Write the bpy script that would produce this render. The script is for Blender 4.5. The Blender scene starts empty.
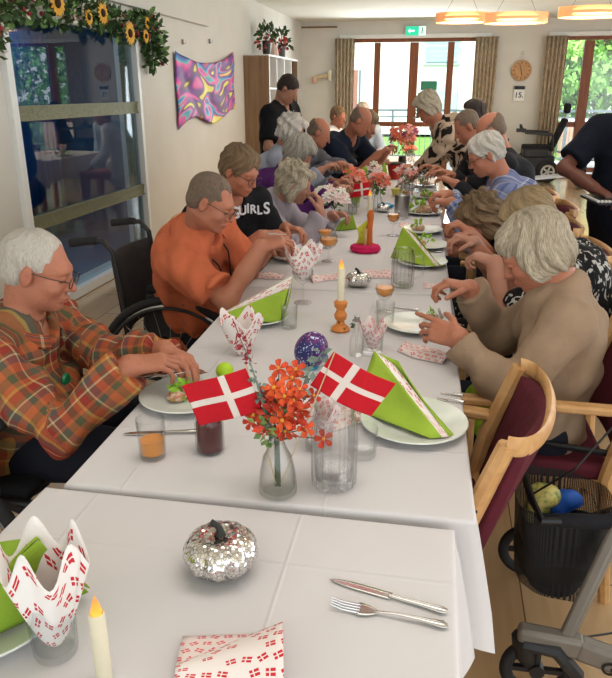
import bpy, bmesh, math, random
import numpy as np
from mathutils import Vector, Matrix, Euler
random.seed(7); np.random.seed(7)
PI = math.pi
sc = bpy.context.scene
COL = sc.collection
# ------------------------------------------------------------ camera
cd = bpy.data.cameras.new('camera'); cam = bpy.data.objects.new('camera', cd); COL.objects.link(cam)
cam.location = (0, 0, 1.55)
cam.rotation_euler = (math.radians(90-19.84), 0, math.radians(9.29))
cd.sensor_fit = 'HORIZONTAL'; cd.sensor_width = 36; cd.lens = 36*690/612
cd.clip_start = .05; cd.clip_end = 200
sc.camera = cam
# ------------------------------------------------------------ world, light, exposure
w = bpy.data.worlds.new('sky'); sc.world = w; w.use_nodes = True
wn = w.node_tree; wbg = wn.nodes['Background']
wt = wn.nodes.new('ShaderNodeTexCoord'); wr = wn.nodes.new('ShaderNodeValToRGB'); ws = wn.nodes.new('ShaderNodeSeparateXYZ')
wn.links.new(wt.outputs['Generated'], ws.inputs[0]); wn.links.new(ws.outputs['Z'], wr.inputs[0]); wn.links.new(wr.outputs[0], wbg.inputs[0])
wr.color_ramp.elements[0].position = .0; wr.color_ramp.elements[0].color = (.88, .93, .96, 1)
wr.color_ramp.elements[1].position = .5; wr.color_ramp.elements[1].color = (.80, .92, 1, 1)
wbg.inputs[1].default_value = 1.75
def area(name, loc, rot, sx, sy, e, col=(1, 1, 1)):
    l = bpy.data.lights.new(name, 'AREA'); l.shape = 'RECTANGLE'; l.size = sx; l.size_y = sy; l.energy = e; l.color = col
    o = bpy.data.objects.new(name, l); COL.objects.link(o); o.location = loc; o.rotation_euler = rot; return o
# daylight entering by the glazed doors in the far wall
area('daylight_doors', (-.3, 13.3, 1.5), (math.radians(-97), 0, 0), 2.4, 2.0, 60, (.86, .95, 1))
area('daylight_side_windows', (4.6, 6.5, 1.7), (0, math.radians(90), 0), 1.8, 7.0, 60, (.95, .97, 1))
sun = bpy.data.lights.new('sun', 'SUN'); sun.energy = 5; sun.angle = .02; sun.color = (1, .96, .88); so = bpy.data.objects.new('sun', sun); COL.objects.link(so); so.rotation_euler = (math.radians(40), 0, math.radians(-18))
# added fill lights under the near ceiling, without any fittings
for yy in (1.2, 4.2, 7.2):
    area('ceiling_fill_light', (.2, yy, 2.7), (0, 0, 0), 1.6, .8, 11, (1, .94, .88))
sc.view_settings.view_transform = 'Standard'; sc.view_settings.look = 'None'
sc.view_settings.exposure = 0.42; sc.view_settings.gamma = 1; sc.view_settings.use_curve_mapping = False
sc.cycles.max_bounces = 6; sc.cycles.diffuse_bounces = 3; sc.cycles.glossy_bounces = 3; sc.cycles.transparent_max_bounces = 24
sc.cycles.transmission_bounces = 4; sc.cycles.caustics_reflective = False; sc.cycles.caustics_refractive = False
sc.cycles.use_denoising = True
sc.cycles.sample_clamp_indirect = 4
DR = math.radians(1.66)      # the hall is turned this much against the row of tables
# ------------------------------------------------------------ node helpers
def rgba(c): return (c[0], c[1], c[2], 1)
def s2l(r, g, b):
    f = lambda v: (v/255/12.92) if v/255 <= .04045 else ((v/255+.055)/1.055)**2.4
    return (f(r), f(g), f(b))
class NT:
    def __init__(s, name):
        s.m = bpy.data.materials.new(name); s.m.use_nodes = True; s.t = s.m.node_tree
        s.b = s.t.nodes['Principled BSDF']; s.out = s.t.nodes['Material Output']
    def n(s, typ, **kw):
        x = s.t.nodes.new('ShaderNode'+typ)
        for k, v in kw.items(): setattr(x, k, v)
        return x
    def l(s, a, b): s.t.links.new(a, b)
    def setin(s, sock, v):
        if isinstance(v, (int, float)): sock.default_value = v
        elif isinstance(v, tuple): sock.default_value = v if len(v) == len(sock.default_value) else v[:3]
        else: s.l(v, sock)
    def math(s, op, a, b=None, c=None):
        x = s.n('Math', operation=op); s.setin(x.inputs[0], a)
        if b is not None: s.setin(x.inputs[1], b)
        if c is not None: s.setin(x.inputs[2], c)
        return x.outputs[0]
    def vmath(s, op, a, b=None, sc_=None):
        x = s.n('VectorMath', operation=op); s.setin(x.inputs[0], a)
        if b is not None: s.setin(x.inputs[1], b)
        if sc_ is not None: s.setin(x.inputs['Scale'], sc_)
        return x.outputs[0]
    def attr(s, name): return s.n('Attribute', attribute_name=name).outputs['Vector']
    def obj(s): return s.n('TexCoord').outputs['Object']
    def sep(s, v):
        x = s.n('SeparateXYZ'); s.l(v, x.inputs[0]); return x.outputs
    def comb(s, a, b, c=0.):
        x = s.n('CombineXYZ'); s.setin(x.inputs[0], a); s.setin(x.inputs[1], b); s.setin(x.inputs[2], c); return x.outputs[0]
    def noise(s, v=None, scale=5., detail=2., rough=.5, dist=0.):
        x = s.n('TexNoise'); x.inputs['Scale'].default_value = scale; x.inputs['Detail'].default_value = detail
        x.inputs['Roughness'].default_value = rough; x.inputs['Distortion'].default_value = dist
        if v is not None: s.l(v, x.inputs['Vector'])
        return x.outputs['Fac']
    def ramp(s, fac, stops, interp='LINEAR'):
        x = s.n('ValToRGB'); r = x.color_ramp; r.interpolation = interp
        while len(r.elements) < len(stops): r.elements.new(.5)
        for e, (p, c) in zip(r.elements, stops): e.position = p; e.color = rgba(c)
        s.setin(x.inputs[0], fac); return x.outputs[0]
    def mix(s, fac, a, b, blend='MIX'):
        x = s.n('Mix', data_type='RGBA', blend_type=blend); s.setin(x.inputs[0], fac)
        s.setin(x.inputs[6], rgba(a) if isinstance(a, tuple) else a); s.setin(x.inputs[7], rgba(b) if isinstance(b, tuple) else b)
        return x.outputs[2]
    def color(s, c): s.setin(s.b.inputs['Base Color'], rgba(c) if isinstance(c, tuple) else c)
    def bump(s, h, strength=.3, dist=.01):
        x = s.n('Bump'); x.inputs['Strength'].default_value = strength; x.inputs['Distance'].default_value = dist
        s.l(h, x.inputs['Height']); s.l(x.outputs[0], s.b.inputs['Normal'])
    def p(s, rough=.6, metal=0., spec=.5, emit=None, es=1.):
        s.b.inputs['Roughness'].default_value = rough; s.b.inputs['Metallic'].default_value = metal
        s.b.inputs['Specular IOR Level'].default_value = spec
        if emit: s.b.inputs['Emission Color'].default_value = rgba(emit); s.b.inputs['Emission Strength'].default_value = es
_mc = {}
def flat(name, c, rough=.6, metal=0., spec=.4, emit=None, es=1., var=.12, sc_=40., bump=0.):
    if name in _mc: return _mc[name]
    t = NT(name); n = t.noise(t.obj(), sc_, 3.)
    lo = tuple(x*(1-var) for x in c); hi = tuple(min(1, x*(1+var)) for x in c)
    t.color(t.ramp(n, [(.3, lo), (.7, hi)])); t.p(rough, metal, spec, emit, es)
    if bump: t.bump(n, bump, .004)
    _mc[name] = t.m; return t.m
def glassm(name, tint=(1, 1, 1), edge=.75, base=.05, edgecol=None):
    if name in _mc: return _mc[name]
    t = NT(name); tr = t.n('BsdfTransparent'); gl = t.n('BsdfGlossy'); gl.inputs['Roughness'].default_value = .03
    lw = t.n('LayerWeight'); lw.inputs[0].default_value = .35
    ec = edgecol or tuple(x*.72 for x in tint)
    t.l(t.mix(t.math('POWER', lw.outputs['Facing'], 1.5), tint, ec), tr.inputs[0])
    fac = t.math('ADD', t.math('MULTIPLY', t.math('POWER', lw.outputs['Facing'], 2.5), edge), base)
    mx = t.n('MixShader'); t.l(fac, mx.inputs[0]); t.l(tr.outputs[0], mx.inputs[1]); t.l(gl.outputs[0], mx.inputs[2])
    t.l(mx.outputs[0], t.out.inputs[0]); _mc[name] = t.m; return t.m
def cloth_mat(name, c, scale=900., rough=.9, var=.1, bump=.15):
    if name in _mc: return _mc[name]
    t = NT(name); n = t.noise(t.obj(), 14., 4.); n2 = t.noise(t.obj(), 300., 1.)
    lo = tuple(x*(1-var) for x in c); hi = tuple(min(1, x*(1+var)) for x in c)
    t.color(t.ramp(n, [(.3, lo), (.7, hi)])); t.p(rough, 0, .2)
    n3 = t.noise(t.obj(), 16., 3., .6, 1.2); t.bump(t.math('ADD', t.math('MULTIPLY', n2, .04*bump/.15), n3), .28, .014); _mc[name] = t.m; return t.m
# ------------------------------------------------------------ mesh builder
def npv(v): return np.asarray(v, dtype=float)
class MB:
    def __init__(s): s.v = []; s.f = []; s.mi = []; s.a = []
    def add(s, vs, fs, m=0, uv=None):
        o = len(s.v); s.v += [tuple(map(float, p)) for p in vs]; s.f += [tuple(i+o for i in q) for q in fs]; s.mi += [m]*len(fs)
        s.a += [tuple(map(float, p)) for p in (uv if uv is not None else vs)]
        return s
    def box(s, c, d, R=None, m=0):
        vs = []
        for x in (-.5, .5):
            for y in (-.5, .5):
                for z in (-.5, .5):
                    p = Vector((x*d[0], y*d[1], z*d[2]))
                    if R is not None: p = R @ p
                    vs.append((p.x+c[0], p.y+c[1], p.z+c[2]))
        s.add(vs, [(0, 1, 3, 2), (4, 6, 7, 5), (0, 4, 5, 1), (2, 3, 7, 6), (0, 2, 6, 4), (1, 5, 7, 3)], m); return s
    def beam(s, a, b, wd, ht, m=0, upv=(0, 0, 1)):
        a = Vector(a); b = Vector(b); y = (b-a).normalized(); x = y.cross(Vector(upv)).normalized(); z = x.cross(y)
        R = Matrix((x, y, z)).transposed(); return s.box((a+b)/2, (wd, (b-a).length, ht), R, m)
    def tube(s, pts, r, n=8, closed=False, m=0, flatz=1., cap=True):
        P = [Vector(p) for p in pts]; N = len(P); rr = r if isinstance(r, (list, tuple)) else [r]*N
        prev = None; vs = []
        for i in range(N):
            if closed: d = P[(i+1) % N]-P[i-1]
            else: d = P[min(i+1, N-1)]-P[max(i-1, 0)]
            d.normalize()
            if prev is None:
                u = d.cross(Vector((0, 0, 1)));
                if u.length < .1: u = d.cross(Vector((0, 1, 0)))
                u.normalize()
            else:
                u = prev - d*prev.dot(d); u.normalize()
            prev = u; w_ = d.cross(u)
            for k in range(n):
                an = 2*PI*k/n; q = P[i]+(u*math.cos(an)+w_*math.sin(an)*flatz)*rr[i]; vs.append(tuple(q))
        fs = []
        for i in range(N if closed else N-1):
            j = (i+1) % N
            for k in range(n): fs.append((i*n+k, i*n+(k+1) % n, j*n+(k+1) % n, j*n+k))
        if cap and not closed: fs.append(tuple(range(n-1, -1, -1))); fs.append(tuple((N-1)*n+k for k in range(n)))
        return s.add(vs, fs, m)
    def lathe(s, prof, n=24, c=(0, 0, 0), m=0, rib=0., nrib=0, R=None, sy=1.):
        vs = []; fs = []; uv = []
        for (r, z) in prof:
            for k in range(n):
                an = 2*PI*k/n; q = r*(1+(rib*math.cos(nrib*an) if nrib else 0))
                p = Vector((q*math.cos(an), q*math.sin(an)*sy, z)); uv.append((an*max(r, .02), z, 0))
                if R is not None: p = R @ p
                vs.append((p.x+c[0], p.y+c[1], p.z+c[2]))
        for i in range(len(prof)-1):
            for k in range(n): fs.append((i*n+k, i*n+(k+1) % n, (i+1)*n+(k+1) % n, (i+1)*n+k))
        return s.add(vs, fs, m, uv)
    def grid(s, fn, nu, nv, m=0, uvs=1., matfn=None):
        vs = []; uv = []; fs = []
        for i in range(nu+1):
            for j in range(nv+1):
                u = i/nu; v = j/nv; vs.append(tuple(fn(u, v))); uv.append((u*uvs, v*uvs, 0))
        o = len(s.v); s.add(vs, [], m, uv)
        for i in range(nu):
            for j in range(nv):
                s.f.append((o+i*(nv+1)+j, o+(i+1)*(nv+1)+j, o+(i+1)*(nv+1)+j+1, o+i*(nv+1)+j+1)); s.mi.append(matfn((i+.5)/nu, (j+.5)/nv) if matfn else m)
        return s
    def sph(s, c, r, n=10, m=0, R=None):
        r = r if isinstance(r, (tuple, list)) else (r, r, r); vs = []; fs = []
        nv = max(4, n//2+1)
        for i in range(nv+1):
            t = PI*i/nv
            for k in range(n):
                an = 2*PI*k/n; p = Vector((r[0]*math.sin(t)*math.cos(an), r[1]*math.sin(t)*math.sin(an), r[2]*math.cos(t)))
                if R is not None: p = R @ p
                vs.append((p.x+c[0], p.y+c[1], p.z+c[2]))
        for i in range(nv):
            for k in range(n): fs.append((i*n+k, (i+1)*n+k, (i+1)*n+(k+1) % n, i*n+(k+1) % n))
        return s.add(vs, fs, m)
    def build(s, name, mats, parent=None, loc=None, rz=0., smooth=True, bev=0., off=None, solid=0., ang=True, weld=False):
        vs = s.v if off is None else [(x-off[0], y-off[1], z-off[2]) for x, y, z in s.v]
        me = bpy.data.meshes.new(name); me.from_pydata(vs, [], s.f)
        mats = mats if isinstance(mats, (list, tuple)) else [mats]
        for q in mats: me.materials.append(q)
        if len(mats) > 1: me.polygons.foreach_set('material_index', s.mi)
        at = me.attributes.new('pc', 'FLOAT_VECTOR', 'POINT'); at.data.foreach_set('vector', np.array(s.a, dtype=np.float32).ravel())
        at = me.attributes.new('cl', 'FLOAT_VECTOR', 'POINT'); at.data.foreach_set('vector', np.array(s.a, dtype=np.float32).ravel())
        if smooth: me.polygons.foreach_set('use_smooth', [True]*len(me.polygons))
        if weld:
            bm = bmesh.new(); bm.from_mesh(me); bmesh.ops.remove_doubles(bm, verts=bm.verts, dist=1e-4); bmesh.ops.recalc_face_normals(bm, faces=bm.faces); bm.to_mesh(me); bm.free()
        me.update()
        if smooth and ang: me.set_sharp_from_angle(angle=math.radians(38))
        o = bpy.data.objects.new(name, me); COL.objects.link(o)
        if parent is not None: o.parent = parent
        if loc is not None: o.location = loc
        o.rotation_euler.z = rz
        if bev: md = o.modifiers.new('bevel', 'BEVEL'); md.width = bev; md.segments = 2; md.limit_method = 'ANGLE'
        if solid: md = o.modifiers.new('thick', 'SOLIDIFY'); md.thickness = solid
        return o
def thing(name, label, cat, loc=(0, 0, 0), rz=0., group=None):
    o = bpy.data.objects.new(name, None); COL.objects.link(o); o.location = loc; o.rotation_euler.z = rz; o.empty_display_size = .05
    o['label'] = label; o['category'] = cat
    if group: o['group'] = group
    return o
def tag(o, label, cat, group=None):
    o['label'] = label; o['category'] = cat
    if group: o['group'] = group
    return o
def struct(o): o['kind'] = 'structure'; return o
def dup(root, loc, rz=0., label=None, group=None, sc_=None):
    r = root.copy(); COL.objects.link(r); r.location = loc; r.rotation_euler.z = rz
    if label: r['label'] = label
    if group: r['group'] = group
    if sc_: r.scale = (sc_, sc_, sc_)
    for ch in list(root.children):
        c = ch.copy(); COL.objects.link(c); c.parent = r
        for g in list(ch.children): d = g.copy(); COL.objects.link(d); d.parent = c
    return r
# ------------------------------------------------------------ implicit surfaces for bodies, clothes and hair
def V3(*a): return np.array(a if len(a) == 3 else a[0], dtype=np.float64)
def unit(v): v = np.asarray(v, float); return v/(np.linalg.norm(v)+1e-12)
class Fld:
    def __init__(s, h): s.h = h; s.p = []; s.pad = 0
    def cap(s, a, b, ra, rb, k=.02, op='u', flat=False):
        a = V3(a); b = V3(b); r = max(ra, rb); lo = np.minimum(a, b)-r; hi = np.maximum(a, b)+r
        s.p.append(('cap', lo, hi, k, op, (a, b, ra, rb, flat))); return s
    def ell(s, c, r, M=None, k=.02, op='u'):
        c = V3(c); M = np.eye(3) if M is None else M; e = np.abs(M) @ V3(r)
        s.p.append(('ell', c-e, c+e, k, op, (c, V3(r), M))); return s
    def tor(s, a, b, wa, da, wb, db, X, k=.03, op='u'):
        a = V3(a); b = V3(b); r = max(wa, da, wb, db)
        s.p.append(('tor', np.minimum(a, b)-r, np.maximum(a, b)+r, k, op, (a, b, wa, da, wb, db, unit(X)))); return s
    def plane(s, p, n):     # keeps the side the normal points away from
        s.p.append(('plane', None, None, 0, 's', (V3(p), unit(n)))); return s
    def run(s, disp=None):
        h = s.h; A = [q for q in s.p if q[4] == 'u']
        lo = np.min([q[1] for q in A], 0)-3*h-.01; hi = np.max([q[2] for q in A], 0)+3*h+.01
        n = np.ceil((hi-lo)/h).astype(int)+1
        D = np.full(n, 1., np.float32)
        ax = [(lo[i]+h*np.arange(n[i])).astype(np.float32) for i in range(3)]
        for typ, l, u, k, op, d in s.p:
            if typ == 'plane': i0 = [0]*3; i1 = list(n)
            else:
                m = k+2.5*h; i0 = np.clip(np.floor((l-m-lo)/h).astype(int), 0, n-1); i1 = np.clip(np.ceil((u+m-lo)/h).astype(int)+1, 1, n)
                if any(i1 <= i0): continue
            sl = tuple(slice(int(i0[i]), int(i1[i])) for i in range(3))
            X = ax[0][sl[0]][:, None, None]; Y = ax[1][sl[1]][None, :, None]; Z = ax[2][sl[2]][None, None, :]
            if typ == 'cap':
                a, b, ra, rb, flat = d; ba = b-a; L2 = max(float(ba@ba), 1e-9)
                x = X-a[0]; y = Y-a[1]; z = Z-a[2]
                t0 = (x*ba[0]+y*ba[1]+z*ba[2])/L2; t = np.clip(t0, 0, 1)
                f = np.sqrt((x-t*ba[0])**2+(y-t*ba[1])**2+(z-t*ba[2])**2)-(ra+(rb-ra)*t)
                if flat: f = np.maximum(f, (t0-1)*math.sqrt(L2))
            elif typ == 'ell':
                c, r, M = d; x = X-c[0]; y = Y-c[1]; z = Z-c[2]
                q = [(x*M[0, i]+y*M[1, i]+z*M[2, i])/r[i] for i in range(3)]
                k0 = np.sqrt(q[0]**2+q[1]**2+q[2]**2); k1 = np.sqrt((q[0]/r[0])**2+(q[1]/r[1])**2+(q[2]/r[2])**2)+1e-6
                f = k0*(k0-1)/k1
            elif typ == 'tor':
                a, b, wa, da, wb, db, Xa = d; ba = b-a; L = math.sqrt(max(float(ba@ba), 1e-9)); za = ba/L; xa = unit(Xa-za*(Xa@za)); ya = np.cross(za, xa)
                x = X-a[0]; y = Y-a[1]; z = Z-a[2]
                tz = x*za[0]+y*za[1]+z*za[2]; t = np.clip(tz/L, 0, 1); e = tz-t*L
                px = x*xa[0]+y*xa[1]+z*xa[2]; py = x*ya[0]+y*ya[1]+z*ya[2]
                W = wa+(wb-wa)*t; Dp = da+(db-da)*t; m_ = np.minimum(W, Dp)
                k0 = np.sqrt((px/W)**2+(py/Dp)**2+(e/m_)**2); k1 = np.sqrt((px/W**2)**2+(py/Dp**2)**2+(e/m_**2)**2)+1e-6
                f = k0*(k0-1)/k1
            else:
                p, nn = d; f = -((X-p[0])*nn[0]+(Y-p[1])*nn[1]+(Z-p[2])*nn[2])
            f = f.astype(np.float32); S = D[sl]
            if op == 'u':
                hh = np.maximum(k-np.abs(S-f), 0)/max(k, 1e-6); D[sl] = np.minimum(S, f)-hh*hh*k*.25
            else:
                f = -f; hh = np.maximum(k-np.abs(S-f), 0)/max(k, 1e-6); D[sl] = np.maximum(S, f)+hh*hh*k*.25
        if disp is not None:
            I = np.nonzero(np.abs(D) < .03); P = np.stack([ax[i][I[i]] for i in range(3)], 1)
            D[I] += disp(P).astype(np.float32)
        return nets(D, lo, h)
def nets(D, lo, h):
    s = D < 0; cnt = np.zeros(np.array(D.shape)-1, np.uint8)
    for i in (0, 1):
        for j in (0, 1):
            for k in (0, 1): cnt += s[i:s.shape[0]-1+i, j:s.shape[1]-1+j, k:s.shape[2]-1+k]
    act = (cnt > 0) & (cnt < 8); I = np.argwhere(act); idx = np.full(cnt.shape, -1, np.int64); idx[act] = np.arange(len(I))
    pos = np.zeros((len(I), 3)); c = np.zeros(len(I)); cor = [(i, j, k) for i in (0, 1) for j in (0, 1) for k in (0, 1)]
    val = {q: D[I[:, 0]+q[0], I[:, 1]+q[1], I[:, 2]+q[2]] for q in cor}
    for a in cor:
        for axx in range(3):
            if a[axx]: continue
            b = list(a); b[axx] = 1; b = tuple(b); va = val[a]; vb = val[b]; m = (va < 0) != (vb < 0)
            t = va[m]/(va[m]-vb[m]); p = np.tile(np.array(a, float), (m.sum(), 1)); p[:, axx] += t; pos[m] += p; c[m] += 1
    pos = (pos/c[:, None]+I)*h+lo
    F = []
    for axx in range(3):
        o1, o2 = [(1, 2), (2, 0), (0, 1)][axx]
        sl0 = [slice(1, -1)]*3; sl1 = [slice(1, -1)]*3; sl0[axx] = slice(0, -1); sl1[axx] = slice(1, None)
        A = s[tuple(sl0)]; B = s[tuple(sl1)]; ch = np.argwhere(A != B)
        if not len(ch): continue
        off = np.array([1, 1, 1]); off[axx] = 0; E = ch+off
        sg = A[ch[:, 0], ch[:, 1], ch[:, 2]]
        def at(d1, d2):
            q = E.copy(); q[:, o1] += d1; q[:, o2] += d2; return idx[q[:, 0], q[:, 1], q[:, 2]]
        Q = np.stack([at(-1, -1), at(0, -1), at(0, 0), at(-1, 0)], 1)
        Q[~sg] = Q[~sg][:, ::-1]; Q = Q[(Q >= 0).all(1)]; F.append(Q)
    return pos, np.concatenate(F)
def meshobj(name, P, F, mat_, parent, off, attrs=None):
    me = bpy.data.meshes.new(name); me.vertices.add(len(P)); me.vertices.foreach_set('co', (P-off).astype(np.float32).ravel())
    n = len(F); me.loops.add(n*4); me.polygons.add(n)
    me.loops.foreach_set('vertex_index', F.astype(np.int32).ravel()); me.polygons.foreach_set('loop_start', np.arange(0, n*4, 4, dtype=np.int32))
    me.update(calc_edges=True)
    me.polygons.foreach_set('use_smooth', [True]*n); me.materials.append(mat_)
    for k, v in (attrs or {}).items():
        at = me.attributes.new(k, 'FLOAT_VECTOR', 'POINT'); at.data.foreach_set('vector', v.astype(np.float32).ravel())
    o = bpy.data.objects.new(name, me); COL.objects.link(o)
    if parent is not None: o.parent = parent
    return o
def wrink(seed, amp, f=48.):
    r = np.random.RandomState(seed); K = r.normal(size=(7, 3)); K /= np.linalg.norm(K, axis=1)[:, None]; K[1:4] = K[0]*.8+K[1:4]*.45; K[5:] = K[4]*.8+K[5:]*.45; K *= f*(.4+r.rand(7, 1)*1.3); ph = r.rand(7)*6.3
    def fn(P):
        w_ = np.zeros(len(P)); Q = P+.012*np.sin(P[:, [1, 2, 0]]*22+seed)
        for i in range(7): w_ += 1.1*(1-np.sqrt(np.sin(Q@K[i]*.5+ph[i])**2+.03))-.5
        return amp*w_/1.3
    return fn
def ik(S, W, l1, l2, pole):
    S = V3(S); W = V3(W); d = np.linalg.norm(W-S); u = (W-S)/d
    if d > (l1+l2)*.995: q = d/((l1+l2)*.995); l1 *= q; l2 *= q
    a = (l1*l1-l2*l2+d*d)/(2*d); hh = math.sqrt(max(l1*l1-a*a, 0)); p = V3(pole); p = unit(p-u*(p@u)); return S+u*a+p*hh
def mskin(name, c, ruddy=.5):
    key = 'skin_'+name
    if key in _mc: return _mc[key]
    t = NT(key); n = t.noise(t.obj(), 22., 4.); n2 = t.noise(t.obj(), 5., 2.)
    red = (c[0]*.97, c[1]*.62, c[2]*.56)
    base = t.mix(t.math('MULTIPLY', n, ruddy*.8), c, red); n4 = t.noise(t.obj(), 70., 3.); base = t.mix(t.math('MULTIPLY', t.math('GREATER_THAN', n4, .66), .25), base, (c[0]*.6, c[1]*.42, c[2]*.38))
    at = t.sep(t.attr('tint')); base = t.mix(at[0], base, (c[0]*.75, c[1]*.38, c[2]*.36))
    base = t.mix(at[1], base, (c[0]*.25, c[1]*.16, c[2]*.14))
    t.color(base); t.p(.52, 0, .35); t.bump(t.math('ADD', t.math('MULTIPLY', t.noise(t.vmath('MULTIPLY', t.obj(), (45., 45., 130.)), 1., 3., .6, .8), 1.), t.math('MULTIPLY', t.noise(t.obj(), 260., 2.), .3)), .5, .004); _mc[key] = t.m
    t.b.inputs['Subsurface Weight'].default_value = 0.0
    return t.m
def mhair(name, a, b):
    key = 'hair_'+name
    if key in _mc: return _mc[key]
    t = NT(key); v = t.vmath('MULTIPLY', t.attr('hc'), (26., 3.2, 4.)); n = t.noise(v, 1.6, 4., .65)
    t.color(t.ramp(n, [(.32, a), (.68, b)])); t.p(.55, 0, .3); t.bump(n, .7, .012); _mc[key] = t.m; return t.m
def headmat(yaw, pitch, roll):
    # columns: right, face, up
    M = Matrix.Rotation(math.radians(yaw-90), 3, 'Z') @ Matrix.Rotation(math.radians(-pitch), 3, 'X') @ Matrix.Rotation(math.radians(roll), 3, 'Y')
    return np.array(M)
def hand(F, wr, d, nrm, side, curl=.5, s=1., spread=.12, point=False, tcurl=.3):
    wr = V3(wr); d = unit(d); nrm = V3(nrm); nrm = unit(nrm-d*(nrm@d)); L = np.cross(d, nrm)*side
    kn = []
    for i, (lx, ly) in enumerate(((.030, .082), (.010, .088), (-.010, .085), (-.029, .076))):
        q = wr+(d*ly+L*lx)*s; kn.append(q)
        F.cap(wr+L*lx*.55*s+d*.012*s, q, .0155*s, .0115*s, .014)
    F.ell(wr+d*.045*s, (.036*s, .042*s, .014*s), np.stack([L, d, np.cross(L, d)], 1), .01)
    for i, q in enumerate(kn):
        ln = [(.040, .026, .020), (.045, .029, .021), (.041, .027, .021), (.032, .021, .018)][i]
        sp = (1.5-i)*spread*.5; c = curl*(1+.12*(i-1)); r = [.0092, .0093, .0088, .0078][i]*s
        if point and i == 0: c = .12
        f0 = unit(d+L*sp); ang = c*.75; p = q
        for j in range(3):
            f1 = f0*math.cos(ang)+nrm*math.sin(ang); e = p+f1*ln[j]*s
            F.cap(p, e, r*(1-.08*j), r*(.92-.1*j), .004); p = e; ang += c*(.95 if j == 0 else .7)
    b = wr+(d*.022+L*.026)*s; t1 = unit(d*.62+L*.72+nrm*.35); p1 = b+t1*.038*s
    F.cap(wr+d*.015*s, b, .016*s, .015*s, .012).cap(b, p1, .0145*s, .0115*s, .008)
    t2 = unit(t1+nrm*tcurl+d*.5-L*.25*tcurl); p2 = p1+t2*.031*s; t3 = unit(t2+nrm*tcurl*.8-L*.5*tcurl); p3 = p2+t3*.025*s
    F.cap(p1, p2, .0112*s, .010*s, .004).cap(p2, p3, .0100*s, .0082*s, .004)
    return wr+d*.1*s
PEOPLE = {}
def person(key, label, hip, face, neck, head, hy, hp=20., hr=0., sw=.175, rw=None, lw=None, rd=None, ld=None, rn=(0, 0, -1), ln=(0, 0, -1), rc=.7, lc=.7,
           rpole=None, lpole=None, skin=None, shirt=None, trous=None, hair='short', hairm=None, sleeve='long', h=.008, belly=.0, slouch=.05, hs=1., build=1.,
           legs=True, stand=False, glasses=None, collar=None, wr_amp=.005, fem=False, group=None, rpoint=False, lpoint=False, cuffdrop=0., seed=1, beard=False):
    hip = V3(hip); neck = V3(neck); head = V3(head); a = math.radians(face); f = V3(math.cos(a), math.sin(a), 0); R = V3(f[1], -f[0], 0)
    up = unit(neck-hip); side = unit(R-up*(R@up)); fw = np.cross(up, side); fw = fw if fw@f > 0 else -fw
    HM = headmat(hy, hp, hr)*1.; hw = lambda x, y, z: head+HM@V3(x, y, z)*hs
    off = V3(hip[0], hip[1], 0)
    mid = (hip+neck)/2-fw*slouch; ch = mid*.35+neck*.65-fw*slouch*.5-up*.04
    shR = neck-up*.055+side*sw; shL = neck-up*.055-side*sw
    B = build
    def elb(S, W, sgn, pole): return ik(S, W, .285*B**.3, .25*B**.3, pole if pole is not None else (side*sgn*.5-up*.9-f*.35))
    rw = V3(rw) if rw is not None else hip+side*.22+f*.3+V3(0, 0, .1); lw = V3(lw) if lw is not None else hip-side*.22+f*.3+V3(0, 0, .1)
    eR = elb(shR, rw, 1, rpole); eL = elb(shL, lw, -1, lpole)
    rd = V3(rd) if rd is not None else unit(rw-eR)+f*.3; ld = V3(ld) if ld is not None else unit(lw-eL)+f*.3
    # -- legs
    if stand: kR = hip*1.+side*.10-V3(0, 0, .45)+f*.03; kL = hip-side*.10-V3(0, 0, .45)+f*.03; kR[:2] = kR[:2]; aR = kR-V3(0, 0, kR[2]-.09)-f*.03; aL = kL-V3(0, 0, kL[2]-.09)-f*.03
    else:
        kR = hip+f*.43+side*.12; kL = hip+f*.43-side*.12; kR[2] = kL[2] = min(hip[2], .54); aR = kR+f*.03; aL = kL+f*.03; aR[2] = aL[2] = .09
    hR = hip+side*.085; hL = hip-side*.085
    def torso(F, e, k=.05):
        F.tor(hip-up*.03, mid-up*.03, (.165*B+e), (.115*B+e), (.15*B+e), (.11*B+e), side, k)
        F.tor(mid, ch, (.15*B+e), (.11*B+e), (.165*B+e), (.115*B+e), side, k)
        F.tor(ch, neck-up*.07, (.165*B+e), (.11*B+e), (.12*B+e), (.075+e*.8), side, k)
        if belly: F.ell(hip*.6+mid*.4+fw*(.06+belly*.6)+up*.03, (.14*B+e, .09+belly+e, .13+e), np.stack([side, fw, up], 1), .06)
        if fem:
            for q in (-1, 1): F.ell(ch+fw*(.085*B)+side*q*.07-up*.03, (.065*B+e, .055*B+e, .065*B+e), np.stack([side, fw, up], 1), .04)
    def arms(F, e, lf, k=.03, flat=False, s2=.0):
        for S, E_, W in ((shR, eR, rw), (shL, eL, lw)):
            F.cap(neck-up*.03, S, .050+e, .052*B**.5+e, .05)
            if lf >= 1:
                F.cap(S, E_, .052*B**.5+e, .043+e, k); E2 = E_+(W-E_)*min(lf-1, 1.); F.cap(E_, E2, .043+e, .034+e*1.1+s2, k, flat=flat)
            else: F.cap(S, S+(E_-S)*lf, .052*B**.5+e*1.2, .05+e*1.6, k, flat=flat)
    def legsf(F, e, k=.04):
        for H_, K_, A_ in ((hR, kR, aR), (hL, kL, aL)):
            F.cap(H_, K_, .085*B**.5+e, .058+e, k); F.cap(K_, A_, .056+e, .04+e*1.3, k)
    # -- body: one continuous mesh
    F = Fld(h); torso(F, -.008); arms(F, -.004, 2.)
    for W, E_ in ((rw, eR), (lw, eL)): F.cap(E_+(W-E_)*.5, W, .036, .0265, .02)
    if legs:
        legsf(F, -.008)
        for A_ in (aR, aL): F.cap(A_-V3(0, 0, .04), A_+f*.14-V3(0, 0, .055), .042, .032, .02)
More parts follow.
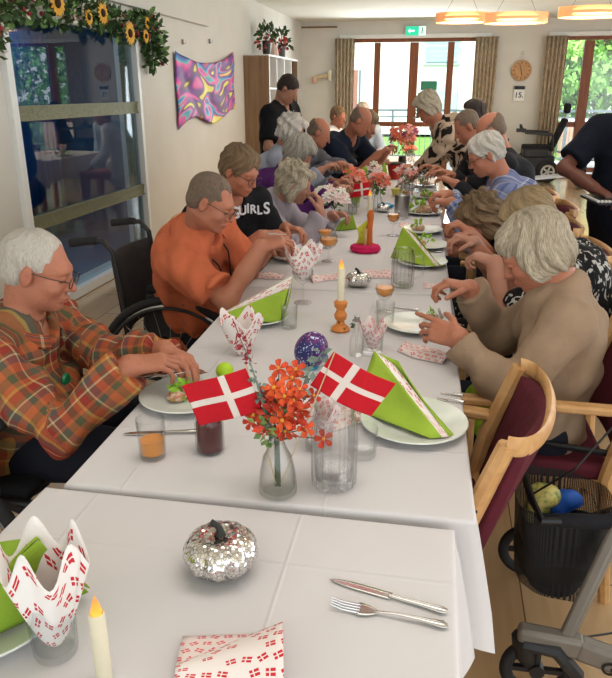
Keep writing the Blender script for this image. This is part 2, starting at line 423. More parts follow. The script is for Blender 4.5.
    F.cap(neck-up*.06, neck+up*.01, .07, .056, .04); F.cap(neck, hw(0, -.03, -.05), .056, .054, .03)
    E = lambda c, r, k=.02, op='u': F.ell(hw(*c), tuple(x*hs for x in r), HM, k, op)
    E((0, -.018, .035), (.073, .093, .078)); E((0, .028, -.025), (.059, .066, .082), .03); E((0, .03, -.07), (.05, .052, .045), .03)
    E((0, .072, -.098), (.022, .02, .017), .025)
    if h < .0075:
        E((0, .078, .022), (.044, .015, .012), .028)
        for q in (-1, 1):
            E((.031*q, .102, .002), (.019, .018, .011), .012, 's'); E((.031*q, .079, .001), (.0145, .0125, .0115), .003)
            E((.042*q, .062, -.034), (.02, .022, .019), .022); E((.0105*q, .098, -.036), (.0085, .0105, .0075), .006)
            E((.077*q, -.010, -.010), (.009, .019, .032), .006); E((.088*q, -.006, -.006), (.006, .010, .018), .006, 's')
        F.cap(hw(0, .086, .012), hw(0, .113, -.030), .0085*hs, .0115*hs, .010)
        E((0, .083, -.066), (.026, .017, .016), .012); E((0, .100, -.0625), (.021, .0065, .0048), .004); E((0, .098, -.0745), (.018, .0068, .0055), .004)
        E((0, .110, -.0685), (.024, .006, .0022), .003, 's')
    else:
        F.cap(hw(0, .086, .010), hw(0, .112, -.030), .010*hs, .013*hs, .012)
        for q in (-1, 1): E((.032*q, .100, .002), (.018, .015, .011), .014, 's'); E((.077*q, -.010, -.010), (.012, .019, .032), .01)
        E((0, .092, -.070), (.022, .014, .012), .012)
    hand(F, rw, rd, rn, 1, rc, .98, point=rpoint); hand(F, lw, ld, ln, -1, lc, .98, point=lpoint)
    P, Q = F.run()
    hl = (P-head)@HM/hs; tint = np.zeros((len(P), 3)); inh = (np.abs(hl) < .13).all(1)
    def gs(cx, cy, cz, sx, sy, sz): return np.exp(-(((np.abs(hl[:, 0])-cx)/sx)**2+((hl[:, 1]-cy)/sy)**2+((hl[:, 2]-cz)/sz)**2))
    tint[:, 0] = np.clip(.85*gs(0, .10, -.068, .020, .03, .008)+.30*gs(0, .112, -.03, .014, .02, .018)+.28*gs(.045, .06, -.035, .022, .03, .02)+.3*gs(.08, -.01, -.01, .02, .02, .03), 0, 1)*inh
    ey = inh & (np.abs(np.abs(hl[:, 0])-.031) < .014) & (hl[:, 1] > .078) & (np.abs(hl[:, 2]+.006) < .0035); tint[ey, 1] = .8
    root = meshobj('person', P, Q, skin, None, off, {'tint': tint}); root.location = off
    tag(root, label, 'person', group)
    # -- shirt
    e = .016
    if shirt is not None:
        G = Fld(max(h*1.5, .0075)); torso(G, e)
        if not stand: G.tor(hip-up*.03, hip+up*.1, .175*B+e, .125*B+e, .155*B+e, .115*B+e, side, .04)
        else: G.tor(hip-up*.1, hip+up*.1, .17*B+e, .12*B+e, .155*B+e, .115*B+e, side, .04)
        G.cap(neck-up*.07, neck-up*.005, .085, .068, .03)
        lf = {'long': 1.93, 'short': .78, 'three': 1.45}[sleeve] - cuffdrop
        arms(G, .013 if sleeve == 'long' else .016, lf, flat=True, s2=.006)
        G.cap(neck-up*.005+fw*.01, neck+up*.12+fw*.05, .058, .068, .006, 's')
        G.cap(neck+fw*.03-up*.01, neck+fw*.12-up*.0, .035, .045, .01, 's') if collar or sleeve == 'short' or fem else None
        PS, QS = G.run(wrink(seed*7+3, wr_amp))
        segs = [(hip, neck, 0), (shR, eR, 1), (eR, rw, 1), (shL, eL, 2), (eL, lw, 2)]; best = np.full(len(PS), 9.); cl = np.zeros((len(PS), 3)); acc = 0
        for i, (a_, b_, kd) in enumerate(segs):
            ba = b_-a_; L = np.linalg.norm(ba); z = ba/L; tt = np.clip((PS-a_)@z, 0, L); dd = np.linalg.norm(PS-a_-tt[:, None]*z, axis=1)-(.14*B if i == 0 else .05)
            m = dd < best; xx = unit(side-z*(side@z)) if kd == 0 else unit(np.cross(z, f)); yy = np.cross(z, xx); rel = PS-a_
            if kd == 0: uu = rel@xx; 
            else: uu = np.arctan2(rel@xx, rel@yy)*.062
            al = tt+(np.linalg.norm(segs[i-1][1]-segs[i-1][0]) if i in (2, 4) else 0)
            cl[m] = np.stack([uu, al, np.full(len(PS), kd)], 1)[m]; best[m] = dd[m]
        so = meshobj('shirt', PS, QS, shirt, root, off, {'cl': cl})
    if trous is not None and legs:
        G = Fld(max(h*1.6, .010)); G.tor(hip-up*.07, hip+up*.03, .17*B+e, .12*B+e, .16*B+e, .115*B+e, side, .04) 
        for H_, K_, A_ in ((hR, kR, aR), (hL, kL, aL)): G.cap(H_, K_, .092*B**.5+.01, .068+.01, .04); G.cap(K_, A_, .068+.008, .055+.01, .04)
        PT, QT = G.run(wrink(seed+40, .004, 18)); meshobj('trousers', PT, QT, trous, root, off)
        if key in 'AU': pass
    # -- hair
    if hair != 'none':
        G = Fld(max(h*.9, .0045)); HE = lambda c, r, k=.015, op='u', M=None: G.ell(hw(*c), tuple(x*hs for x in r), HM if M is None else M, k, op)
        t = {'short': .007, 'thin': .004, 'full': .015, 'bob': .017, 'wavy': .019, 'ring': .005, 'crop': .004}[hair]
        HE((0, -.020, .037), (.073+t, .093+t, .079+t))
        if hair in ('full',): HE((0, -.045, -.02), (.070+t*.6, .065+t*.5, .055), .02); HE((0, .035, .085), (.05, .045, .03), .02)
        if hair in ('bob', 'wavy'):
            HE((0, -.04, -.025), (.082+t*.4, .070+t*.6, .085), .02)
            for q in (-1, 1): HE((.066*q, .005, -.02), (.024, .045, .066 if hair == 'bob' else .085), .02)
            HE((0, .055, .075), (.055, .042, .028), .02)
        if hair in ('short', 'thin', 'ring', 'crop'): HE((0, -.05, -.02), (.066+t, .055+t, .055), .02)
        if hair == 'ring': HE((0, .03, .085), (.090, .125, .082), .006, 's')
        if hair == 'thin': HE((0, .085, .045), (.062, .062, .062), .006, 's')
        fz = {'short': .03, 'thin': -.02, 'full': .03, 'bob': .035, 'wavy': .03, 'ring': .0, 'crop': .03}[hair]
        HE((0, .080 if hair == 'wavy' else .075, -.035), (.066 if hair == 'wavy' else .060 if hair == 'bob' else .085, .062, .078+fz*.3), .008, 's')
        if hair in ('full', 'short', 'thin', 'ring', 'crop'):
            for q in (-1, 1): HE((.085*q, .012, -.045), (.03, .038, .055), .006, 's')
        if hair in ('short', 'crop'): HE((0, .098, .030), (.062, .055, .055 if hair == 'crop' else .045), .008, 's')
        if hair == 'crop':
            for q in (-1, 1): HE((.045*q, .085, .075), (.030, .050, .035), .008, 's')
        amp = {'short': .002, 'thin': .0015, 'full': .004, 'bob': .0045, 'wavy': .008, 'ring': .001, 'crop': .0008}[hair]; rs = np.random.RandomState(seed); ph = rs.rand(5)*6
        def polar(PP):
            q = (PP-head)@HM/hs; q = q-np.array([.01, -.045, .06]); az = np.arctan2(q[:, 0], q[:, 1]); rr = np.linalg.norm(q, axis=1); el = np.arccos(np.clip(q[:, 2]/(rr+1e-6), -1, 1)); return az, el, rr
        def hd(PP):
            az, el, rr = polar(PP); az = az+.35*np.sin(el*2.2+ph[4])
            return amp*(np.sin(az*9+ph[0]+2*el)+.7*np.sin(az*17+ph[1]-el*3)+.5*np.sin(az*31+ph[2])+(.8*np.sin(el*9+ph[3]+az*2) if hair == 'wavy' else 0))
        PH, QH = G.run(hd); az, el, rr = polar(PH); ha = np.stack([az+.35*np.sin(el*2.2+ph[4]), el, rr*10], 1)
        if len(PH): meshobj('hair', PH, QH, hairm, root, off, {'hc': ha})
    if h < .0075:
        for q in (-1, 1):
            b_ = MB(); b_.tube([tuple(hw((.016+.01*i)*q, .0895-.0035*i*i, .026+(.003 if i in (1, 2) else 0)-.002*(i == 3))-off) for i in range(4)], [.002, .0032, .0030, .0015], 6)
            b_.build('eyebrow', hairm, root)
    if glasses is not None:
        b_ = MB()
        for q in (-1, 1):
            b_.tube([tuple(hw(.032*q+.023*math.cos(t_), .112-.25*abs(.023*math.cos(t_)*q+.0)*.3, -.004+.018*math.sin(t_))-off) for t_ in np.linspace(0, 2*PI, 17)[:-1]], .0016, 5, closed=True)
            b_.tube([tuple(hw(.054*q, .108, .002)-off), tuple(hw(.074*q, .06, .004)-off), tuple(hw(.080*q, -.005, .006)-off)], .0016, 5)
        b_.tube([tuple(hw(-.010, .112, .002)-off), tuple(hw(.010, .112, .002)-off)], .0016, 5)
        b_.build('spectacles', glasses, root)
    if collar is not None:
        X = side; Y_ = fw; b_ = MB(); cb = neck-up*.012+fw*.012
        def cf(u, v):
            an = -PI/2+.5+u*(2*PI-1.0)+PI; r_ = .071+.006*math.sin(v*PI)+(.034*v*v); ht = .045*math.sin(min(v*1.6, 1)*PI/2)*(1 if v < .6 else 1-(v-.6)*1.9)
            an = PI/2+.48+u*(2*PI-.96); op = (1+math.cos(an-PI/2))/2
            q = cb+X*r_*math.cos(an)*1.05+Y_*r_*(math.sin(an)*1.12)+up*(ht+.012*(1-op)-.045*op)
            return q-off
        b_.grid(cf, 28, 6, uvs=.3)
        b_.build('collar', collar, root, solid=.004)
    PEOPLE[key] = dict(root=root, off=off, hw=hw, HM=HM, ch=ch, side=side, fw=fw, up=up, B=B, rw=rw, lw=lw, rd=unit(rd), ld=unit(ld), shR=shR, shL=shL, eR=eR, eL=eL, neck=neck, hip=hip, mid=mid)
    return root
# ------------------------------------------------------------ materials
def m_wall():
    t = NT('painted_wall'); n = t.noise(t.obj(), 3., 3.); t.color(t.ramp(n, [(.3, s2l(218, 213, 203)), (.7, s2l(223, 219, 210))])); t.p(.85, 0, .25)
    t.bump(t.noise(t.obj(), 180., 2.), .08, .003); return t.m
WALL = m_wall(); CEIL = flat('ceiling_paint', s2l(228, 226, 214), .9, var=.02, sc_=2)
def m_floor():
    t = NT('floor_planks'); o = t.obj(); s = t.sep(o)
    u = t.math('DIVIDE', s[0], .34); row = t.math('FLOOR', u); v = t.math('ADD', t.math('DIVIDE', s[1], 1.25), t.math('MULTIPLY', row, .37)); cl = t.math('FLOOR', v)
    wn_ = t.n('TexWhiteNoise', noise_dimensions='2D'); t.l(t.comb(row, cl), wn_.inputs[0])
    g = t.noise(t.vmath('MULTIPLY', o, (30., 2.5, 1.)), 1., 4.)
    base = t.ramp(t.math('ADD', t.math('MULTIPLY', wn_.outputs[0], .45), t.math('MULTIPLY', g, .5)), [(.2, s2l(186, 150, 108)), (.8, s2l(214, 182, 142))])
    fu = t.math('FRACT', u); fv = t.math('FRACT', v)
    gap = t.math('MAXIMUM', t.math('LESS_THAN', fu, .014), t.math('LESS_THAN', fv, .005))
    t.color(t.mix(gap, base, s2l(120, 92, 66))); t.p(.22, 0, .6); t.b.inputs['Coat Weight'].default_value = .7; t.b.inputs['Coat Roughness'].default_value = .14; return t.m
FLOOR = m_floor()
def m_wood(name, a, b, sx=(3., 3., 30.), rough=.45):
    if name in _mc: return _mc[name]
    t = NT(name); g = t.noise(t.vmath('MULTIPLY', t.obj(), sx), 1.2, 4., .6, .6); t.color(t.ramp(g, [(.3, a), (.7, b)])); t.p(rough, 0, .4); _mc[name] = t.m; return t.m
BEECH = m_wood('beech_wood', s2l(188, 138, 86), s2l(214, 168, 114), (14., 14., 14.)); OAKDOOR = m_wood('door_wood', s2l(116, 62, 34), s2l(146, 84, 50), (30., 30., 2.))
CUPW = m_wood('walnut_board', s2l(120, 92, 66), s2l(146, 116, 86), (25., 25., 1.5)); WHITE = flat('white_lacquer', s2l(236, 236, 232), .4, var=.02)
BURG = cloth_mat('burgundy_upholstery', s2l(92, 34, 46), rough=.75, bump=.2); BLACK = flat('black_plastic', (.012, .012, .014), .45, var=.2); RUB = flat('rubber', (.016, .016, .017), .75, var=.2)
DKCL = cloth_mat('black_cloth', (.016, .016, .02), bump=.3); CHROME = flat('chrome', (.75, .75, .76), .18, 1., var=.03); STEEL = flat('brushed_steel', (.42, .41, .40), .33, 1., var=.06)
GREYM = flat('grey_enamel', s2l(134, 130, 124), .4, .2, var=.04); OLIVE = m_wood('olive_painted_rail', s2l(96, 96, 62), s2l(140, 138, 104), (4., 60., 60.), .5)
GLASS = glassm('window_glass', (1, 1, 1), .6, .04); DRINK = glassm('drinking_glass', (.99, .995, .995), .75, .035, (.74, .77, .78))
# ------------------------------------------------------------ hall (built in hall axes, then turned as one)
def hall(name, mb, m, kind=True, parent=None, **kw):
    o = mb.build(name, m, parent, smooth=kw.pop('smooth', False), **kw)
    if parent is None: o.rotation_euler.z = -DR
    if kind: struct(o)
    return o
XL, XR, YB, ZC = -2.8, 4.9, 14.0, 2.75
hall('floor', MB().box((1.0, 6., -.05), (7.9, 16.4, .1)), FLOOR)
hall('ceiling', MB().box((1.0, 5.2, ZC+.05), (7.9, 18., .1)), CEIL)
# left wall with one tall internal window
W0, W1, WH = 4.28, 6.32, 2.04
mb = MB().box((XL-.1, (-2+W0)/2, ZC/2), (.2, W0+2, ZC)).box((XL-.1, (W1+YB)/2, ZC/2), (.2, YB-W1, ZC)).box((XL-.1, (W0+W1)/2, (WH+ZC)/2), (.2, W1-W0, ZC-WH)).box((XL-.1, (W0+W1)/2, -.03), (.2, W1-W0, .16))
hall('wall_left', mb, WALL)
mb = MB()
def wallseg(x0, x1, z0, z1): mb.box(((x0+x1)/2, YB+.12, (z0+z1)/2), (x1-x0, .24, z1-z0))
D0, D1, DH = -1.90, .56, 2.45; E0, E1 = 1.86, 4.55
wallseg(XL-.2, D0, 0, ZC); wallseg(D0, D1, DH, ZC); wallseg(D1, E0, 0, ZC); wallseg(E0, E1, DH, ZC); wallseg(E1, XR+.2, 0, ZC)
hall('wall_back', mb, WALL)
# side wall: piers and a lintel, with open glazing towards the garden
mb = MB().box((XR+.1, 13, ZC/2), (.2, 2, ZC)).box((XR+.1, 6.5, 2.62), (.2, 11, .26)).box((XR+.1, 6.5, .2), (.2, 11, .4)).box((XR+.1, 6.5, 1.5), (.2, .25, 2.0))
hall('wall_right', mb, WALL)
hall('baseboard_left', MB().box((XL+.008, 9.9, .045), (.016, 7.1, .09)).box((XL+.008, 1.2, .045), (.016, 6.1, .09)), WHITE)
hall('baseboard_back', MB().box(((D1+E0)/2, YB-.008, .045), (E0-D1, .016, .09)), WHITE)
# lowered casing high on the left wall
hall('trim_1', MB().box((XL+.035, 4.2, 2.235+.25), (.07, 8.2, .5)), WALL, bev=.004)
# internal window
wr_ = MB(); fw_ = .05
wr_.box((XL+.01, W0+.02, WH/2), (.06, .07, WH)).box((XL+.01, W1-.02, WH/2), (.06, .05, WH)).box((XL+.01, (W0+W1)/2, WH-.01), (.06, W1-W0, .05)).box((XL+.01, (W0+W1)/2, .04), (.07, W1-W0, .07))
wob = hall('window_1', wr_, WHITE, bev=.004)
hall('window_frame', MB().box((XL-.06, W0+.09, 1.), (.05, .06, 1.95)).box((XL-.06, W1-.10, 1.), (.05, .10, 1.95)), OLIVE, parent=wob)
for z0, hh in ((1.40, .10), (.66, .10)):
    hall('window_rail', MB().box((XL-.003, (W0+W1)/2, z0), (.018, W1-W0-.09, hh)).box((XL+.010, (W0+W1)/2, z0+hh*.42), (.014, W1-W0-.09, .012)).box((XL+.010, (W0+W1)/2, z0+hh*.12), (.010, W1-W0-.09, .008)).box((XL+.010, (W0+W1)/2, z0-hh*.42), (.014, W1-W0-.09, .012)), OLIVE, parent=wob)
def m_pane():
    t = NT('dark_reflecting_pane'); tr = t.n('BsdfTransparent'); tr.inputs[0].default_value = (.70, .80, .88, 1); gl = t.n('BsdfGlossy'); gl.inputs['Roughness'].default_value = .015
    lw = t.n('LayerWeight'); lw.inputs[0].default_value = .3; f = t.math('ADD', t.math('MULTIPLY', t.math('POWER', lw.outputs['Facing'], 3.), .45), .10); mx = t.n('MixShader'); t.l(f, mx.inputs[0]); t.l(tr.outputs[0], mx.inputs[1]); t.l(gl.outputs[0], mx.inputs[2]); t.l(mx.outputs[0], t.out.inputs[0]); return t.m
hall('window_pane', MB().box((XL-.015, (W0+W1)/2, 1.02), (.006, W1-W0-.08, 1.96)), m_pane(), parent=wob)
# dim room behind the internal window, hung with a blue roller curtain
dk = flat('blue_grey_wall', s2l(84, 112, 138), .9, var=.05, sc_=3)
mb = MB().box((XL-1.6, 5.3, 1.2), (.1, 4.4, 2.6)).box((XL-.9, 3.15, 1.2), (1.5, .1, 2.6)).box((XL-.9, 7.5, 1.2), (1.5, .1, 2.6)).box((XL-.9, 5.3, 2.5), (1.5, 4.4, .1)).box((XL-.9, 5.3, -.05), (1.5, 4.4, .1))
hall('wall_side_room', mb, dk)
cm = cloth_mat('navy_curtain_cloth', s2l(44, 86, 134), bump=.05)
for y0, wd in ((5.15, .55), (6.75, .7)):
    mb = MB(); mb.grid(lambda u, v: (XL-1.3+.03*math.sin(u*wd*60), y0+(u-.5)*wd, .35+1.75*v), 60, 4)
    c_ = mb.build('hanging_curtain', cm, solid=.004); c_.rotation_euler.z = -DR
    tag(c_, 'navy curtain hanging in the dim room behind the glass, '+('nearer one' if y0 < 6 else 'farther one'), 'curtain', 'navy curtains behind the internal window')
area('side_room_fill', (-3.5, 5.4, 2.35), (0, 0, 0), .8, 2.4, 14, (.7, .86, 1))  # added bluish fill that brightens the room behind the pane
# glazed doors in the back wall
def doors(name, x0, x1, posts, rail_z, extra=0):
    mb = MB(); yb = YB+.05
    mb.box(((x0+x1)/2, yb, DH-.03), (x1-x0, .09, .06)).box(((x0+x1)/2, yb, .03), (x1-x0, .09, .06))
    d = hall(name, mb, WHITE if extra else OAKDOOR, bev=.004)
    for a, wd in posts: hall('door_frame', MB().box((a, yb-.02, DH/2-.02), (wd, .10, DH-.1)), OAKDOOR, parent=d, bev=.006)
    for a, b, z in rail_z: hall('door_rail', MB().box(((a+b)/2, yb, z), (b-a, .07, .085)), OAKDOOR, parent=d, bev=.004)
    hall('window_pane', MB().box(((x0+x1)/2, yb+.02, DH/2), (x1-x0-.02, .006, DH-.1)), GLASS, parent=d)
    return d
d1 = doors('door_1', D0, D1, [(-1.345, .11), (-.66, .16), (.01, .12), (-1.87, .05), (.54, .05)], [(-1.31, -.70, .93), (-.62, -.03, .93), (-1.31, -.7, .14), (-.62, -.03, .14)])
hall('door_handle', MB().beam((-.62, YB-.03, 1.05), (-.5, YB-.03, 1.05), .02, .02), STEEL, parent=d1)
d2 = doors('door_2', E0, E1, [(2.42, .17), (3.55, .15), (4.52, .06), (1.89, .05)], [(1.91, 2.34, .95), (2.5, 3.48, .95), (2.5, 3.48, .14)])
hall('trim_2', MB().box(((D0+D1)/2, YB-.03, DH+.035), (D1-D0+.3, .06, .07)), WHITE); hall('trim_3', MB().box(((E0+E1)/2, YB-.03, DH+.035), (E1-E0+.3, .06, .07)), WHITE)
# curtains
def m_curt():
    t = NT('patterned_curtain'); o = t.obj(); s = t.sep(o); wv = t.noise(t.vmath('MULTIPLY', o, (38., 38., 7.)), 1., 2.)
    t.color(t.ramp(wv, [(.42, s2l(196, 178, 152)), (.5, s2l(150, 134, 112)), (.58, s2l(206, 188, 162))])); t.p(.9, 0, .15); return t.m
CURT = m_curt()
for x, wd, lab in ((-1.94, .36, 'taupe curtain at the left side of the far glazed doors'), (.64, .40, 'taupe patterned curtain at the right side of the far glazed doors'), (1.84, .36, 'taupe curtain between the wall clock and the right-hand garden door')):
    mb = MB(); mb.grid(lambda u, v: (x+(u-.5)*wd*(.9+.12*v), YB-.16+.035*math.sin(u*wd*95)+.01*math.sin(v*9+u*5), .012+2.44*v), 70, 8)
    c_ = mb.build('curtain', CURT, solid=.004, ang=False); c_.rotation_euler.z = -DR; tag(c_, lab, 'curtain', 'taupe curtains on the far wall')
# outdoors: paving, lawn, railing, pale building, brick planter, trees
hall('ground', MB().box((1, 30, -.2), (50, 31.5, .2)), flat('lawn_grass', s2l(108, 150, 62), .9, var=.25, sc_=6.))
hall('terrace', MB().box((.5, 15.8, -.08), (14, 3.1, .16)), flat('terrace_paving', s2l(190, 190, 186), .8, var=.06, sc_=3.))
def hthing(name, label, cat, loc, group=None):
    x, y, z = loc; return thing(name, label, cat, (x*math.cos(DR)+y*math.sin(DR), -x*math.sin(DR)+y*math.cos(DR), z), -DR, group)
r_ = hthing('railing', 'grey metal terrace railing beyond the far glazed doors', 'railing', (0, 16.6, 0)); gm = flat('railing_metal', s2l(112, 130, 138), .5, .4)
MB().beam((-5, 0, 1.12), (6.5, 0, 1.12), .05, .05).beam((-5, 0, .98), (6.5, 0, .98), .03, .03).beam((-5, 0, .12), (6.5, 0, .12), .03, .03).build('handrail', gm, r_, smooth=False)
bal_ = None
for i in range(96):
    if bal_ is None: bal_ = MB().box((0, 0, .55), (.014, .014, .88)).build('baluster', gm, r_, (-5, 0, 0), smooth=False)
    else: q_ = bal_.copy(); COL.objects.link(q_); q_.location.x = -5+i*.12
for i in range(7): MB().box((-5+i*1.9, 0, .56), (.05, .05, 1.12)).build('post', gm, r_, smooth=False)
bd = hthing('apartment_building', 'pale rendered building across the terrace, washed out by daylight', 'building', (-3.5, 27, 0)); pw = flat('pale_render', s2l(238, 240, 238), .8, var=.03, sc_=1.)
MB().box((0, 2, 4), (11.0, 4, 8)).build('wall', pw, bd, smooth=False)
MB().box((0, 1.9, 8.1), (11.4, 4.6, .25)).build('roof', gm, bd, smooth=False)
for x in (-3.4, -.6, 3.2):
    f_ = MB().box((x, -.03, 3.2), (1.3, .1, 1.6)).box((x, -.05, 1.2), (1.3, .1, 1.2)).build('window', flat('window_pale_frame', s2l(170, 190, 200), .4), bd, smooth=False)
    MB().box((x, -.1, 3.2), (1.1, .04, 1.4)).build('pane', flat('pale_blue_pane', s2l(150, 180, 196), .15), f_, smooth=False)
st = hthing('wooden_post', 'reddish-brown slatted screen on the terrace left of the doors', 'screen', (-2.25, 17.6, 0))
MB().box((0, 0, 1.1), (.22, .05, 1.8)).build('panel', flat('brown_slats', s2l(150, 110, 96), .7), st, smooth=False); MB().box((.16, 0, 1.0), (.05, .05, 2.0)).build('post', gm, st, smooth=False)
pl = hthing('brick_planter', 'low pinkish brick planter wall outside the right-hand garden door', 'planter', (4.1, 18.6, 0))
MB().box((0, 0, .42), (2.6, .5, .84)).build('wall', flat('pink_brick', s2l(188, 150, 130), .85, var=.1, sc_=8), pl, smooth=False); MB().box((0, 0, .87), (2.7, .6, .06)).build('coping', WHITE, pl, smooth=False)
def tree(loc, r, hgt, label, seed, c):
    rs = random.Random(seed); t_ = hthing('garden_tree', label, 'tree', loc, 'trees in the garden')
    cl = [(rs.uniform(-.6, .6)*r, rs.uniform(-.6, .6)*r, hgt*.25+rs.uniform(0, .75)*hgt, rs.uniform(.42, .7)*r) for _ in range(16)]
    b = MB()
    for (x, y, z, q) in cl:
        for i in range(230):
            d = Vector((rs.gauss(0, 1), rs.gauss(0, 1), rs.gauss(0, 1))).normalized()*q*rs.uniform(.8, 1.06); p = Vector((x, y, z))+d; p.z = max(p.z, .05)
            a1 = Vector((rs.gauss(0, 1), rs.gauss(0, 1), rs.gauss(0, 1))).normalized()*.13; a2 = Vector((rs.gauss(0, 1), rs.gauss(0, 1), rs.gauss(0, 1))).normalized()*.10
            b.add([p-a1, p+a2, p+a1, p-a2], [(0, 1, 2, 3)])
    b.build('crown', flat('leaves_%d' % seed, c, .8, var=.35, sc_=2.), t_, smooth=False)
    MB().tube([(0, 0, 0), (.05, 0, hgt*.5), (0, .05, hgt*.8)], [.12, .09, .05], 8).build('trunk', flat('bark', s2l(96, 80, 62), .9), t_)
tree((4.4, 23, 0), 1.9, 4.2, 'bright green tree in the garden behind the brick planter', 1, s2l(120, 176, 74))
tree((2.75, 21, 0), 1.1, 2.6, 'light green bush-like tree left of the brown door post', 2, s2l(136, 190, 96))
tree((6.3, 26, 0), 2.3, 4.9, 'tall darker tree at the right edge of the garden view', 3, s2l(84, 140, 66))
tree((5.2, 31, 0), 2.4, 5.2, 'hazy tree farthest back in the garden', 4, s2l(110, 160, 90))
tree((8.9, 22, 0), 2.3, 4.4, 'leafy tree beyond the right-hand garden door', 5, s2l(104, 160, 66))
# exit sign on the lintel
ex = hthing('exit_sign', 'green and white emergency exit sign above the far glazed doors', 'sign', (-.65, 13.93, 2.57))
MB().box((0, .03, 0), (.38, .05, .17)).build('housing', WHITE, ex, smooth=False, bev=.005)
MB().box((-.06, 0, 0), (.23, .008, .15)).build('green_panel', flat('exit_green', s2l(26, 178, 132), .5, emit=s2l(40, 205, 160), es=.7), ex, smooth=False)
MB().box((.12, 0, 0), (.12, .008, .15)).build('white_panel', flat('exit_white', s2l(220, 250, 235), .5, emit=s2l(200, 250, 230), es=.8), ex, smooth=False)
MB().add([(-.14, -.006, 0), (-.10, -.006, .045), (-.10, -.006, .015), (-.02, -.006, .015), (-.02, -.006, -.015), (-.10, -.006, -.015), (-.10, -.006, -.045)], [(0, 6, 2, 1)[::1], (2, 5, 4, 3)]).build('arrow', flat('exit_arrow', (.8, 1, .9), .5, emit=(.8, 1, .9), es=.8), ex, smooth=False)
MB().sph((.12, -.008, .045), (.014, .004, .014), 8).tube([(.12, -.008, .03), (.115, -.008, -.01)], .010, 6).tube([(.115, -.008, -.01), (.14, -.008, -.03), (.13, -.008, -.06)], .007, 6).tube([(.115, -.008, -.01), (.095, -.008, -.055)], .007, 6).tube([(.12, -.008, .025), (.15, -.008, .0)], .005, 6).build('running_figure', flat('exit_figure', s2l(20, 150, 110), .5), ex)
ex2 = hthing('sign_reflection', 'small green board for the exit sign reflection in the middle door pane', 'sign', (-.36, 14.035, 1.63)); MB().box((0, 0, 0), (.30, .02, .16)).build('board', flat('sign_reflection_green', s2l(60, 140, 110), .6), ex2, smooth=False)  # reflection of the exit sign, built as a green board at the glass
# wall clock
ck = hthing('wall_clock', 'round light-wood wall clock between the two curtained openings', 'clock', (1.29, 13.985, 1.885)); Rx = Matrix.Rotation(PI/2, 3, 'X')
MB().lathe([(.001, 0), (.17, 0), (.178, .006), (.178, .028), (.166, .03), (.160, .024), (.001, .024)], 40, R=Rx).build('case', m_wood('clock_wood', s2l(182, 132, 84), s2l(204, 158, 108), (10., 3., 10.)), ck)
for i in range(12):
    an = i*PI/6; MB().box((.135*math.sin(an), -.027, .135*math.cos(an)), (.012, .004, .03), Matrix.Rotation(an, 3, 'Y')).build('hour_mark', BLACK, ck, smooth=False)
MB().beam((0, -.031, 0), (.012, -.031, -.085), .009, .004, upv=(0, 1, 0)).build('hour_hand', BLACK, ck, smooth=False); MB().beam((0, -.033, 0), (-.045, -.033, .115), .006, .004, upv=(0, 1, 0)).build('minute_hand', BLACK, ck, smooth=False)
cb_ = hthing('candle_ornament', 'tiny pale ornament hanging above the wall clock', 'ornament', (1.29, 13.985, 2.16)); MB().box((0, -.008, 0), (.035, .014, .03)).build('bracket', STEEL, cb_, smooth=False); MB().sph((0, -.02, -.05), .014, 8).build('bead', WHITE, cb_); MB().sph((0, -.02, .045), .012, 8).build('bead', WHITE, cb_)
# calendar
cl_ = hthing('date_calendar', 'white tear-off calendar showing 15 below the wall clock', 'calendar', (1.29, 13.985, 1.49))
MB().box((0, -.008, -.03), (.19, .012, .20)).build('sheet', WHITE, cl_, smooth=False); MB().box((0, -.010, .10), (.19, .016, .06)).build('header', BLACK, cl_, smooth=False)
def text(body, size, loc, R, m, parent, name='lettering', ext=.001, shear=0., off=.0):
    cu = bpy.data.curves.new(name, 'FONT'); cu.body = body; cu.size = size; cu.align_x = 'CENTER'; cu.align_y = 'CENTER'; cu.extrude = ext; cu.shear = shear; cu.offset = off
    tmp = bpy.data.objects.new('t', cu); COL.objects.link(tmp); bpy.context.view_layer.update()
    me = bpy.data.meshes.new_from_object(tmp.evaluated_get(bpy.context.evaluated_depsgraph_get())); bpy.data.objects.remove(tmp)
    me.materials.clear(); me.materials.append(m); o = bpy.data.objects.new(name, me); COL.objects.link(o); o.parent = parent
    o.matrix_local = Matrix.Translation(loc) @ (R.to_4x4() if R is not None else Matrix.Identity(4)); return o
text('15.', .13, (0, -.016, -.03), Rx, BLACK, cl_, 'date_digits', off=.002)
# wooden arm lamp on the left part of the far wall
wl_ = hthing('wall_sconce', 'small pale wood and brass wall lamp left of the far doors', 'wall lamp', (-2.40, 13.98, 1.78))
MB().tube([(0, -.02, 0), (.12, -.06, .03), (-.10, -.06, 0)], .03, 8).build('arm', flat('pale_wood', s2l(214, 190, 150), .6), wl_); MB().lathe([(.03, -.08), (.045, .10), (.04, .10)], 12, (.17, -.07, .02)).build('lamp_shade', flat('cream_shade', s2l(236, 228, 196), .6), wl_); MB().lathe([(.04, -.07), (.05, .04), (.001, .04)], 12, (-.13, -.07, -.04)).build('lamp_shade', flat('peach_shade', s2l(222, 180, 150), .6), wl_)
hall('trim_4', MB().box((-2.45, YB-.02, 2.66), (.68, .04, .03)), CUPW)
